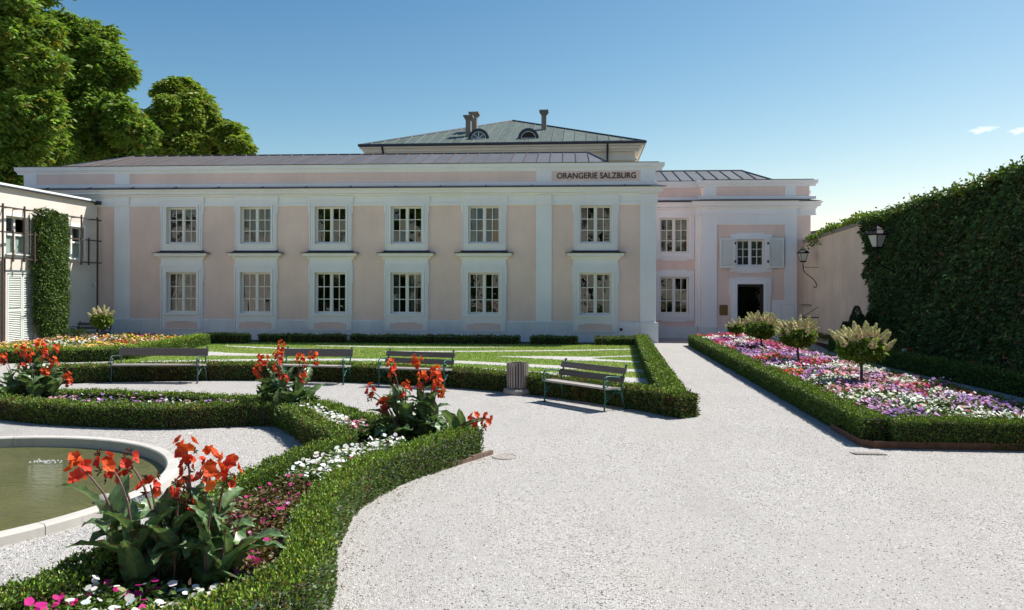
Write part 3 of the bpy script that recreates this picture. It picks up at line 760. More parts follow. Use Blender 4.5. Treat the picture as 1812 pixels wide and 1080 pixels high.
# ------------------------------------------------------------------ pavilion with pyramid roof behind
RX, RZ = PY(1142, 251, 44.5); LX, LY = G(634, 258, RZ)
Rv, Lv = Vector((RX, 44.5, 0)), Vector((LX, LY, 0))
ux = (Rv - Lv).normalized(); wlen = (Rv - Lv).length
pav = thing('pavilion_building', 'cream building with green copper pyramid roof rising behind the long pink building', 'building', (Lv.x, Lv.y, 0), math.atan2(ux.y, ux.x))
def ppart(name, mb, m, parent=None, **k):
    o = link(name, mb.mesh(name), m, None); o.parent = parent or pav; o.location = (0, 0, 0); return o
W_ = wlen; O = .55
mb = MB(); mb.box(O, W_ - O, O, W_ - O, 0, RZ - .02); ppart('wall', mb, M['cream'])
mb = MB()
for y0, prj, z0, z1 in ((0, .12, RZ - .95, RZ - .86), (0, .22, RZ - .46, RZ - .34), (0, .34, RZ - .34, RZ - .16), (0, .50, RZ - .16, RZ - .03)):
    mb.box(O - prj, W_ - O + prj, O - prj, W_ - O + prj, z0, z1)
ppart('cornice', mb, M['cream'])
mb = MB()
for a, b in (((0, 0), (W_, 0)), ((W_, 0), (W_, W_))): mb.tube([(a[0], a[1] - .0, RZ + .01), (b[0], b[1], RZ + .01)], .085, 8)
ppart('gutter', mb, M['flash'])
for x in (PY(670, 260, 44)[0] - LX, W_ - O - 1.55):
    ppart('downpipe', MB().tube([(x, -.02, RZ - .02), (x, .1, RZ - .2), (x, O - .30, RZ - .42), (x, O - .15, RZ - .6), (x, O - .15, RZ - 4)], .06, 8), M['flash'])
ctr = Lv + ux*(W_/2) + Vector((-ux.y, ux.x, 0))*(W_/2)
D_ = -ctr.x*math.sin(YAW) + ctr.y*math.cos(YAW)
PZ = CAM_H + (508 - 214.5)*D_/F_PX
mb = MB(); a = [(0, 0, RZ), (W_, 0, RZ), (W_, W_, RZ), (0, W_, RZ)]; p = (W_/2, W_/2, PZ)
for i in range(4): mb.poly([a[i], a[(i+1) % 4], p])
proof = ppart('roof', mb, M['patina'])
def rp(x, t, l=0): return (x, W_/2*t, RZ + (PZ - RZ)*t + l)
step = .66; xs = [i*W_/25 for i in range(26)]
def ps(x): return min(x, W_ - x)/(W_/2)
for a_, b_ in zip(xs, xs[1:]):
    cuts = [a_] + ([W_/2] if a_ < W_/2 < b_ else []) + [b_]
    for t0, t1 in ((0, .06), (.06, 1)):
        top = [rp(v, min(ps(v), t1), .014) for v in reversed(cuts) if ps(v) > t0]
        if len(top) >= 1 and max(ps(a_), ps(b_)) > t0 + .01:
            base = [rp(v, t0, .014) for v in (a_, b_) if ps(v) >= t0 - 1e-6]
            pts = base + top
            if len(pts) > 2: ppart('roof_sheet', MB().poly(pts), M['patina'], proof)
    if ps(b_) > .02: ppart('standing_seam', MB().tube([rp(b_, 0.0, .03), rp(b_, ps(b_), .03)], .026, 4), M['patseam'], proof)
mb = MB()
for v in ((0, 0), (W_, 0), (W_, W_), (0, W_)): mb.tube([(v[0], v[1], RZ + .03), (p[0], p[1], PZ + .03)], .065, 6)
ppart('hip_cap', mb, M['flash'], proof)
def on_roof(px, py):
    """place on the near slope seen at that sight line, in the pavilion's own axes"""
    inv = Matrix.Rotation(-math.atan2(ux.y, ux.x), 3, 'Z')
    o = inv @ (Vector((0, 0, CAM_H)) - Vector((Lv.x, Lv.y, 0))); d = inv @ Vector(ray(px, py))
    n = Vector((0, -(PZ - RZ), W_/2)); t = (Vector((0, 0, RZ)) - o).dot(n)/d.dot(n); return o + d*t
for px, py in ((847, 246), (935, 245.5)):
    q = on_roof(px, py); r_, n = .62, 16
    zb = q.z - .02; f = q.y - .06
    mb = MB(); back = f + 2.6
    for ra, rb in ((r_, r_ - .17),):
        va = [(q.x + ra*math.cos(math.pi*i/n), f, zb + ra*math.sin(math.pi*i/n)*1.02) for i in range(n + 1)]
        vb = [(q.x + rb*math.cos(math.pi*i/n), f, zb + rb*math.sin(math.pi*i/n)) for i in range(n + 1)]
        vc = [(x, back, z) for x, y, z in va]; vd = [(x, f + .12, z) for x, y, z in vb]
        k = n + 1; mb.add(va + vb + vc + vd, [(i, i+1, k+i+1, k+i) for i in range(n)] + [(i, 2*k+i, 2*k+i+1, i+1) for i in range(n)] + [(k+i, k+i+1, 3*k+i+1, 3*k+i) for i in range(n)])
    dm = ppart('dormer', mb, M['flash'])
    mb = MB(); rr = r_ - .17
    mb.tube([(q.x + rr*math.cos(math.pi*i/n), f + .05, zb + rr*math.sin(math.pi*i/n)) for i in range(n + 1)], .035, 6).tube([(q.x - rr, f + .05, zb + .03), (q.x + rr, f + .05, zb + .03)], .035, 6)
    if px < 900:
        for an in (45, 90, 135): mb.tube([(q.x, f + .05, zb + .03), (q.x + rr*math.cos(math.radians(an)), f + .05, zb + rr*math.sin(math.radians(an)))], .022, 5)
    ppart('window_frame', mb, M['sash'], dm)
    mb = MB(); mb.poly([(q.x + rr*math.cos(math.pi*i/n), f + .10, zb + rr*math.sin(math.pi*i/n)) for i in range(n + 1)])
    ppart('pane', mb, M['glass'] if px < 900 else M['room'], dm)
    mb = MB(); mb.box(q.x - rr, q.x + rr, f + .3, f + .32, zb, zb + rr); ppart('attic_gloom', mb, M['room'], dm)
for px, pyb, pyt, wpx in ((829, 242, 205, 9), (839, 234, 199.5, 11), (962.5, 230, 196, 9)):
    q = on_roof(px, pyb); s = .0335*wpx/2
    D = q.y + 44; zt = q.z + (pyb - pyt)*(44.5 + q.y)/F_PX
    mb = MB().box(q.x - s, q.x + s, q.y - s*1.2, q.y + s*1.6, q.z - .5, zt - .25)
    ch = ppart('chimney', mb, M['brick'], proof)
    if ch.parent != proof: ch.parent = proof
    capm = MB()
    for e_, z0, z1 in ((.03, .25, .18), (.08, .18, .10), (.13, .10, 0)): capm.box(q.x - s - e_, q.x + s + e_, q.y - s*1.2 - e_, q.y + s*1.6 + e_, zt - z0, zt - z1 - .001)
    ppart('chimney_cap', capm, M['brick'], proof)

# ------------------------------------------------------------------ annex on the left
XA = -21.24
annex = thing('annex_building', 'low sunlit cream building with shuttered door and wooden trellis at the left edge', 'building', (XA, 27.0, 0))
def yz(px, py, X=XA): return PX(px, py, X)
w1 = (yz(9.5, 415)[0], yz(53, 415)[0], yz(30, 450)[1], yz(30, 384)[1])
w2 = (yz(116, 430)[0], yz(147.5, 430)[0], yz(135, 458)[1], yz(135, 402)[1])
dr = (yz(11, 540)[0], yz(64.5, 540)[0], 0.06, 2.86)
def facade_x(mb, y0, y1, z0, z1, x, ops, depth):
    t = MB(); facade(t, y0, y1, z0, z1, 0, [o for o in ops], depth)
    mb.add([(x - p[1], p[0], p[2]) for p in t.v], t.f)
mb = MB(); facade_x(mb, 14, YF - .05, 0, 6.1, XA, [w1, w2, dr], .30)
mb.quad((XA, 14, 0), (-32, 14, 0), (-32, 14, 6.1), (XA, 14, 6.1)); mb.quad((-32, 14, 0), (-32, YF, 0), (-32, YF, 6.1), (-32, 14, 6.1))
part('wall', mb, M['annex'], annex)
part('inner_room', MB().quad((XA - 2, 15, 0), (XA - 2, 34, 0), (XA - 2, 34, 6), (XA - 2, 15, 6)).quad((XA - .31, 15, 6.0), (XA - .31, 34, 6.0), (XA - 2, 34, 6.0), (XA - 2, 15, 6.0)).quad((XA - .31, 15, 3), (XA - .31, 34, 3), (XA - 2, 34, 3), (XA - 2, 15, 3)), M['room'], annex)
part('roof', MB().box(-32.2, XA + .10, 13.7, YF - .35, 6.17, 6.24), M['slate'], annex)
part('fascia', MB().box(XA + .06, XA + .102, 13.7, YF - .34, 6.10, 6.168).box(XA + .101, XA + .13, 13.7, YF - .34, 6.175, 6.255), M['sash'], annex)
part('gutter', MB().tube([(XA + .12, 13.7, 6.13), (XA + .12, YF - .36, 6.13)], .03, 8).box(XA - .4, XA + .20, YF - .33, YF - .06, 6.06, 6.22), M['flash'], annex)
part('soffit', MB().box(XA - .1, XA + .059, 13.7, YF - .34, 6.09, 6.169), M['annex'], annex)
def window_x(parent, y0, y1, z0, z1):
    """modern window in the annex wall: white frame, two sashes with a top light, four panes"""
    mb = MB(); x = XA - .16; f = .07; ym = y0 + (y1 - y0)*.48; zm = z0 + (z1 - z0)*.52
    for a, b in ((y0, y0 + f), (y1 - f, y1), (ym - .05, ym + .05)): mb.box(x - .05, x + .03, a, b, z0, z1)
    for a, b in ((z0, z0 + f), (z1 - f, z1), (zm - .04, zm + .04)): mb.box(x - .045, x + .025, y0 + f, y1 - f, a, b)
    o = part('window', mb, M['sash'], parent)
    for a, b in ((y0 + f, ym - .05), (ym + .05, y1 - f)):
        for c, d in ((z0 + f, zm - .04), (zm + .04, z1 - f)): part('pane', MB().box(x - .004, x, a, b, c, d), M['glass'], o)
    mb = MB(); e = .13
    for a, b, c, d in ((y0 - e, y0, z0 - e, z1 + e), (y1, y1 + e, z0 - e, z1 + e), (y0, y1, z1, z1 + e), (y0, y1, z0 - e, z0)): mb.box(XA - .05, XA + .025, a, b, c, d)
    part('surround', mb, M['sash'], o)
    part('sill', MB().box(XA - .1, XA + .10, y0 - .05, y1 + .05, z0 - .04, z0 - .002), M['sash'], o)
    part('blind', MB().quad((x - .06, y0 + .05, z0 + .05), (x - .06, y1 - .05, z0 + .05), (x - .06, y1 - .05, zm - .06), (x - .06, y0 + .05, zm - .06)), M['shutter'], o)
window_x(annex, *w1); window_x(annex, *w2)
# louvred double door (built facing -y, then turned)
ds = thing('tmp', 'tmp tmp tmp tmp', 'door', (0, 0, 0))
mid = (dr[0] + dr[1])/2
for a, b in ((dr[0] + .02, mid - .006), (mid + .006, dr[1] - .02)):
    s = shutter(ds, a, b, .08, 2.82, 0.0, 17, 2, 'louvred_door')
    s.parent = annex; s.location = Vector((XA + .005, 0, 0)) - ORI[annex.name]; s.rotation_euler[2] = math.radians(90)
    s.location = Vector((XA + .03, 0, 0)) - Vector(annex.location)
    for ch in s.children: pass
    part('handle', MB().tube([(0, 0, 0), (0, -.05, 0), (.05, -.06, 0)], .012, 6), M['iron'], s, at=(b - .05 if a < mid - .3 else a + .05, -.005, 1.2), local=True)
bpy.data.objects.remove(ds)
part('door_lining', MB().box(XA - .2, XA - .18, dr[0], dr[1], .06, 2.86), M['shutter'], annex)
mb = MB(); e = .11
for a, b, c, d in ((dr[0] - e, dr[0], 0, dr[3] + e), (dr[1], dr[1] + e, 0, dr[3] + e), (dr[0], dr[1], dr[3], dr[3] + e)): mb.box(XA - .02, XA + .03, a, b, c, d)
part('door_surround', mb, M['shutter'], annex)
part('downpipe', MB().tube([(XA + .10, yz(2.5, 500)[0], 0), (XA + .10, yz(2.5, 500)[0], 3.4)], .055, 8), M['corten'], annex)
part('wall_lamp', MB().lathe([(0, -.07), (.05, -.06), (.07, 0), (.05, .06), (0, .07)], 12), M['tag'], annex, at=(XA + .10, yz(164, 503)[0], yz(164, 503)[1]))
# trellis standing off the wall
XT = -20.92
tr = thing('wooden_trellis', 'dark brown wooden trellis standing off the cream annex wall', 'trellis', (XT, 31, 0))
t0y, t1y = yz(-40, 420, XT)[0], yz(179, 420, XT)[0]
zz_ = [5.33, 4.40, 3.42]
for z in zz_: part('rail', MB().box(XT - .026, XT + .026, t0y, t1y, z - .026, z + .026), M['trellis'], tr)
def post(px, z0, z1): y = yz(px, 430, XT)[0]; part('post', MB().box(XT + .027, XT + .08, y - .028, y + .028, z0, z1), M['trellis'], tr)
for px, a, b in ((2.5, 0, 5.45), (41, 3.3, 5.45), (21, 3.3, 4.5), (59, 3.3, 4.5), (142, 3.3, 5.45), (155, 3.3, 4.5), (170.5, 0, 5.45)): post(px, a, b)
for px in (18, 37, 55, 139, 168):
    for z in (3.42, 5.33): y = yz(px, 430, XT)[0]; part('bracket', MB().box(XA, XT - .034, y - .02, y + .02, z - .02, z + .02), M['trellis'], tr)

# ------------------------------------------------------------------ old garden wall on the right, with coping
XW = 10.93
def wtop(y): return 4.44 + .0405*(38.0 - y)
gw = thing('garden_wall', 'tall stained pink plaster garden wall with sloping coping on the right', 'wall', (XW, 25, 0))
mb = MB(); ys = [37.2, 30, 24, 18, 10, 4]
for a, b in zip(ys, ys[1:]):
    za, zb = wtop(a), wtop(b); x1 = XW + .45
    mb.add([(XW, a, 0), (XW, b, 0), (XW, b, zb), (XW, a, za), (x1, a, 0), (x1, b, 0), (x1, b, zb), (x1, a, za)], [(0, 3, 2, 1), (4, 5, 6, 7), (3, 7, 6, 2)])
mb.quad((XW, 4, 0), (XW + .45, 4, 0), (XW + .45, 4, wtop(4)), (XW, 4, wtop(4)))
part('masonry', mb, M['oldwall'], gw)
for k in range(34):
    a, b = 37.15 - k, 37.15 - k - .99; za, zb = wtop(a), wtop(b)
    part('coping_stone', MB().add([(XW - .07, a, za), (XW - .07, b, zb), (XW + .52, b, zb), (XW + .52, a, za), (XW - .07, a, za + .12), (XW - .07, b, zb + .12), (XW + .52, b, zb + .16), (XW + .52, a, za + .16)],
         [(0, 3, 2, 1), (4, 5, 6, 7), (0, 1, 5, 4), (1, 2, 6, 5), (2, 3, 7, 6), (3, 0, 4, 7)]), M['concrete'], gw)
q = PX(1428, 540, XW), PX(1436, 540, XW)
hy0, hy1 = PX(1419, 560, XW)[0], PX(1436, 560, XW)[0]
part('niche_hood', MB().box(XW - .12, XW - .002, hy1, hy0, PX(1428, 541, XW)[1], PX(1428, 541, XW)[1] + .06), M['concrete'], gw)
part('niche_panel', MB().box(XW - .025, XW - .002, hy1 + .1, hy0 - .1, .3, PX(1428, 541, XW)[1] - .002), M['oldwall'], gw)
# slate roof edge of a neighbour peeping over the wall
nb = tag(part('neighbour_roof', MB().add([(12.2, 41, 5.0), (17.5, 34, 5.0), (17.5, 34, 5.9), (12.2, 41, 5.25), (14.5, 44, 5.0), (20, 38, 5.0), (20, 38, 6.0), (14.5, 44, 5.3)],
     [(0, 1, 2, 3), (4, 7, 6, 5), (3, 2, 6, 7), (0, 3, 7, 4), (1, 5, 6, 2), (0, 4, 5, 1)]), M['flash']), 'dark roof edge showing over the garden wall behind the vine', 'roof')

def lantern(root, sc_=1.0):
    """tapered four-sided lantern, base at local origin"""
    a, b, h = .10*sc_, .19*sc_, .42*sc_
    mb = MB()
    for i in range(4):
        s = ((1, 1), (-1, 1), (-1, -1), (1, -1))[i]; mb.tube([(a*s[0], a*s[1], .05*sc_), (b*s[0], b*s[1], h)], .014*sc_, 5)
    mb.box(-a - .02, a + .02, -a - .02, a + .02, 0, .05*sc_)
    for s in (-1, 1): mb.box(-b, b, s*b - .014, s*b + .014, h - .015, h + .015); mb.box(s*b - .014, s*b + .014, -b, b, h - .015, h + .015)
    o1 = part('lantern_frame', mb, M['iron'], root, at=(0, 0, 0), local=True)
    for i in range(4):
        s, t = (((1, 1), (-1, 1), (-1, -1), (1, -1))[k % 4] for k in (i, i + 1)); e = .97
        part('pane', MB().poly([(a*s[0]*e, a*s[1]*e, .055*sc_), (a*t[0]*e, a*t[1]*e, .055*sc_), (b*t[0]*e, b*t[1]*e, h - .01), (b*s[0]*e, b*s[1]*e, h - .01)]), M['lampglass'], root, at=(0, 0, 0), local=True)
    e = .05*sc_; c = .09*sc_
    mb = MB(); vs_ = []
    for r_, z in ((b + e, h + .015), (b + e, h + .03), (c, h + .17*sc_), (c + .02, h + .175*sc_), (.02, h + .27*sc_)): vs_ += [(r_, r_, z), (-r_, r_, z), (-r_, -r_, z), (r_, -r_, z)]
    mb.add(vs_, [(0, 1, 2, 3)] + [(i*4 + j, i*4 + (j+1) % 4, i*4 + 4 + (j+1) % 4, i*4 + 4 + j) for i in range(4) for j in range(4)])
    mb.lathe([(.001, h + .26*sc_), (.02, h + .29*sc_), (.012, h + .32*sc_), (.001, h + .34*sc_)], 8)
    part('lantern_roof', mb, M['iron'], root, at=(0, 0, 0), local=True)
LY_ = 35.0; lx = XW - .62
l1z = PX(1420, 464, lx)[1]; ly1 = PX(1421, 464, lx)[0]
l1 = thing('wall_lantern', 'black lantern on a curved iron arm on the bare garden wall', 'lantern', (lx, ly1, l1z), 0, 'wall lanterns')
lantern(l1, .92)
ycat = [(0, 0, 0), (0, 0, -.18), (.02, 0, -.34), (.12, 0, -.50), (.28, 0, -.62), (.45, 0, -.76), (.55, 0, -.92), (.57, 0, -1.08), (.50, 0, -1.12), (.46, 0, -1.05)]
mb = MB(); mb.tube(catmull(ycat, .04), .018, 6).tube([(0, 0, -.22), (.62, 0, -.24)], .012, 6)
part('iron_arm', mb, M['iron'], l1, at=(0, 0, 0), local=True)
l2y, l2z = PX(1552, 440, XW - .95)
l2 = thing('wall_lantern', 'black lantern with frosted panes half sunk in the dark ivy', 'lantern', (XW - .95, l2y, l2z), .4, 'wall lanterns')
lantern(l2, 1.05); part('iron_arm', MB().tube(catmull([(0, 0, 0), (0, 0, -.3), (.2, 0, -.55), (.6, 0, -.7), (.95, 0, -.9)], .06), .02, 6), M['iron'], l2, at=(0, 0, 0), local=True)
bk = thing('wall_bracket', 'rusty iron bracket sticking out of the garden wall low down', 'bracket', (XW, PX(1448, 562, XW)[0], PX(1448, 562, XW)[1]))
part('arm', MB().box(-.75, 0, -.02, .02, -.02, .02).tube([(-.7, 0, .0), (-.02, 0, .45)], .015, 6), M['iron'], bk, at=(0, 0, 0), local=True)

# ------------------------------------------------------------------ pool
PCX, PCY, PR = -7.70, 8.52, 2.855
pool = thing('fountain_basin', 'round stone fountain basin with murky green water', 'fountain', (PCX, PCY, 0))
seg = 14
for k in range(seg):
    a0, a1 = 2*math.pi*k/seg + .0012, 2*math.pi*(k + 1)/seg - .0012
    mb = MB(); mb.lathe([(PR, -.3), (PR, .09), (PR + .015, .105), (PR + .13, .107), (PR + .15, .085), (PR + .155, -.1)], 10, 0, 0, a0, a1)
    part('rim_stone', mb, M['stone'], pool, at=(PCX, PCY, 0))
part('water', MB().poly([(PR*1.0*math.cos(2*math.pi*i/96), PR*math.sin(2*math.pi*i/96), -.04) for i in range(96)]), M['water'], pool, at=(PCX, PCY, 0))
sx, sy = G(182, 884, .0)
mb = MB().lathe([(.001, .07), (.06, .06), (.10, .03), (.11, 0), (.08, -.08)], 16); tag(part('float_stone', mb, M['concrete'], None, at=(sx, sy + .05, -.02), smooth=True), 'rounded grey stone at the near edge inside the fountain basin', 'stone')
# bubbling of the water jet
fx, fy = G(88, 818, -.04); bb = MB()
for k in range(40):
    x, y = rng.normal()*.12, rng.normal()*.05; r_ = rng.uniform(.008, .022)
    bb.add([(x + r_, y, .0), (x - r_*.5, y + r_*.8, 0), (x - r_*.5, y - r_*.8, 0), (x, y, r_*1.4)], [(0, 1, 3), (1, 2, 3), (2, 0, 3)])
tag(part('water_bubbles', bb, M['tag'], None, at=(fx, fy, -.038)), 'small white patch of bubbles on the fountain water', 'bubbles', kind='stuff')
# inscription plate leaning on the rim
pq = [G(172, 899, .1), G(256, 866, .1)]
pa = [math.atan2(q[1] - PCY, q[0] - PCX) for q in pq]
plate = thing('inscription_plate', 'dark slate plate with small lettering on the outer side of the basin rim', 'plate', (PCX, PCY, 0))
am = sum(pa)/2; L_ = 2*(PR + .18)*math.sin(abs(pa[1] - pa[0])/2)
r0 = PR + .18
cxp, cyp = PCX + r0*math.cos(am), PCY + r0*math.sin(am)
tx, ty = -math.sin(am), math.cos(am); nx, ny = math.cos(am), math.sin(am)
def onp(u, v, w=0): return (cxp + tx*u + nx*(.02 + .10*(1 - v) + w), cyp + ty*u + ny*(.02 + .10*(1 - v) + w), .005 + .105*v + w*.5)
mb = MB(); mb.add([onp(-L_/2, 0), onp(L_/2, 0), onp(L_/2, 1), onp(-L_/2, 1), onp(-L_/2, 0, .03), onp(L_/2, 0, .03), onp(L_/2, 1, .03), onp(-L_/2, 1, .03)],
                   [(0, 3, 2, 1), (4, 5, 6, 7), (0, 1, 5, 4), (1, 2, 6, 5), (2, 3, 7, 6), (3, 0, 4, 7)])
sl = part('slab', mb, M['slab'], plate)
for row, t in enumerate(('T  OSTE  MONTO', 'LIEBE  ORTEN', 'GIESS  OMMER')):
    cu = bpy.data.curves.new('l', 'FONT'); cu.body = t; cu.size = .062; cu.align_x = 'CENTER'
    o = bpy.data.objects.new('t', cu); C.objects.link(o)
    me = bpy.data.meshes.new_from_object(o.evaluated_get(bpy.context.evaluated_depsgraph_get())); bpy.data.objects.remove(o)
    for v in me.vertices: v.co = onp(v.co.x, .72 - row*.31 + v.co.y/.17, .034)
    link('inscription', me, M['iron'], plate)

# ------------------------------------------------------------------ benches
def bench_tree(label, length, at, deg, wide=False, mats=('green_iron', 'bench_wood', 'seat_wood'), group='park benches'):
    t = thing('park_bench', label, 'bench', at, math.radians(deg), group)
    iron, wd, wd2 = (M[k] for k in mats)
    def lp(pts): return catmull([(0, y, z) for y, z in pts], .02)
    mb = MB()
    mb.tube(lp([(.34, 0), (.27, .18), (.22, .36), (.235, .48), (.28, .64), (.34, .80), (.37, .84)]), [.018]*len(lp([(.34, 0), (.27, .18), (.22, .36), (.235, .48), (.28, .64), (.34, .80), (.37, .84)])), 7)
    for pts, r_ in (([(-.25, 0), (-.235, .12), (-.22, .26), (-.23, .36), (-.25, .42)], .018),
                    ([(-.25, .405), (-.05, .395), (.12, .375), (.22, .37)], .017),
                    ([(.275, .62), (.16, .625), (.02, .64), (-.12, .655), (-.22, .64), (-.275, .58), (-.27, .50), (-.21, .455), (-.15, .48), (-.135, .54), (-.17, .58), (-.21, .56), (-.20, .525)], .015),
                    ([(-.27, .53), (-.275, .47), (-.25, .41)], .014),
                    ([(.25, .30), (.12, .335), (.0, .33), (-.08, .29), (-.14, .22), (-.19, .20), (-.225, .235), (-.20, .28), (-.165, .265)], .013),
                    ([(.30, .0), (.40, .0)], .014), ([(-.31, 0), (-.20, 0)], .014)):
        mb.tube(lp(pts), r_, 7)
    mb.lathe([(.001, -.02), (.028, -.01), (.028, .01), (.001, .02)], 8, 0, .37)
    mb.v[-32:] = [(x, y, z + .85) for x, y, z in mb.v[-32:]]
    fm = mb.mesh('end_frame', True)
    for s in (-1, 1): link('end_frame', fm, iron, t, (s*(length/2 - .06), 0, .012), local=True)
    L2 = length/2
    def slat(name, y, z, dy, dz, ang, m):
        b = MB(); c_, s_ = math.cos(ang), math.sin(ang); jit = rng.normal()*.004
        v = [(x, y + c_*u - s_*w, z + s_*u + c_*w + (jit if x > 0 else -jit)) for x in (-L2, L2) for u, w in ((-dy/2, -dz/2), (dy/2 - .006, -dz/2), (dy/2, -dz/2 + .006), (dy/2, dz/2 - .006), (dy/2 - .006, dz/2), (-dy/2 + .006, dz/2), (-dy/2, dz/2 - .006))]
        n = 7; b.add(v, [tuple(range(n - 1, -1, -1)), tuple(range(n, 2*n))] + [(i, (i+1) % n, n + (i+1) % n, n + i) for i in range(n)])
        part(name, b, m, t, at=(0, 0, 0), local=True)
    slat('seat_slat', -.165, .445, .19, .035, -.02, wd2); slat('seat_slat', .05, .437, .20, .035, -.06, wd2)
    tilt = math.radians(68)
    if wide: slat('back_slat', .275, .735, .20, .03, tilt, wd)
    else: slat('back_slat', .235, .595, .125, .03, tilt, wd); slat('back_slat', .295, .755, .125, .03, tilt, wd)
    return t
bench_tree('park bench with two back slats standing by the right end of the curved hedge', 1.86, (.31, 15.98, 0), -47)
bench_tree('longer park bench with a single wide back plank, in front of the left lawn', 2.26, (-10.15, 18.93, 0), 3, True, ('old_iron', 'bench_wood', 'seat_wood'))
bench_tree('park bench half hidden behind the middle canna clump', 1.8, (-6.25, 19.10, 0), -4, True)
bench_tree('park bench standing left of the slatted bin behind the red canna', 1.8, (-3.62, 18.62, 0), -13)
bench_tree('dark bench standing in the shade against the annex corner', 1.5, (-20.2, 32.1, 0), 2, False, ('iron', 'bench_wood', 'bench_wood'))

# ------------------------------------------------------------------ litter bin
bin_ = thing('litter_bin', 'round litter bin of weathered wooden slats on a stone foot', 'bin', (-1.1, 17.62, 0), 0)
part('foot', MB().lathe([(.001, 0), (.31, 0), (.32, .03), (.32, .09), (.29, .125), (.001, .13)], 28), M['concrete'], bin_, at=(0, 0, 0), local=True)
part('liner', MB().lathe([(.001, .15), (.20, .15), (.215, .66), (.205, .66), (.19, .2), (.001, .2)], 24), M['iron'], bin_, at=(0, 0, 0), local=True)
slm = MB().add([(-.019, -.014, 0), (.019, -.014, 0), (.019, .014, 0), (-.019, .014, 0), (-.022, -.004, .56), (.022, -.004, .56), (.022, .024, .565), (-.022, .024, .565)],
               [(0, 3, 2, 1), (4, 5, 6, 7), (0, 1, 5, 4), (1, 2, 6, 5), (2, 3, 7, 6), (3, 0, 4, 7)]).mesh('slat')
for k in range(24):
    a = 2*math.pi*k/24; s = link('slat', slm, M['bin_wood'], bin_, (.225*math.cos(a), .225*math.sin(a), .14 + rng.normal()*.006), a - math.pi/2, local=True)

# ------------------------------------------------------------------ drains, edging, tag, sack
mx, my = G(893, 809)
tag(part('manhole_cover', MB().lathe([(.001, .006), (.14, .006), (.15, .004), (.165, .012), (.18, .004)], 24), M['concrete'], None, at=(mx, my, .002)), 'small round grey drain cover set in the gravel by the hedge corner', 'cover')
gx, gy = G(1537, 804)
gr = thing('drain_grate', 'narrow dark slotted drain in the gravel at the flower bed corner', 'drain', (gx, gy, 0))
part('pit', MB().box(-.22, .22, -.07, .07, .002, .004), M['iron'], gr, at=(0, 0, 0), local=True)
gb = MB().box(-.012, .012, -.075, .075, .004, .014).mesh('bar')
for k in range(9): o = link('bar', gb, M['concrete'], gr, (-.2 + .05*k, 0, 0), .5, local=True)
tx_, tz_ = PX(1603, 621, 10.5)
pt_ = thing('plant_tag', 'small white plant label on a stick in front of the ivy hedge', 'label', (10.45, tx_, 0))
part('card', MB().box(-.075, .075, -.004, .004, tz_ - .07, tz_ + .07), M['tag'], pt_, at=(0, 0, 0), local=True); part('stick', MB().tube([(0, .008, 0), (0, .008, tz_ + .05)], .006, 5), M['iron'], pt_, at=(0, 0, 0), local=True)

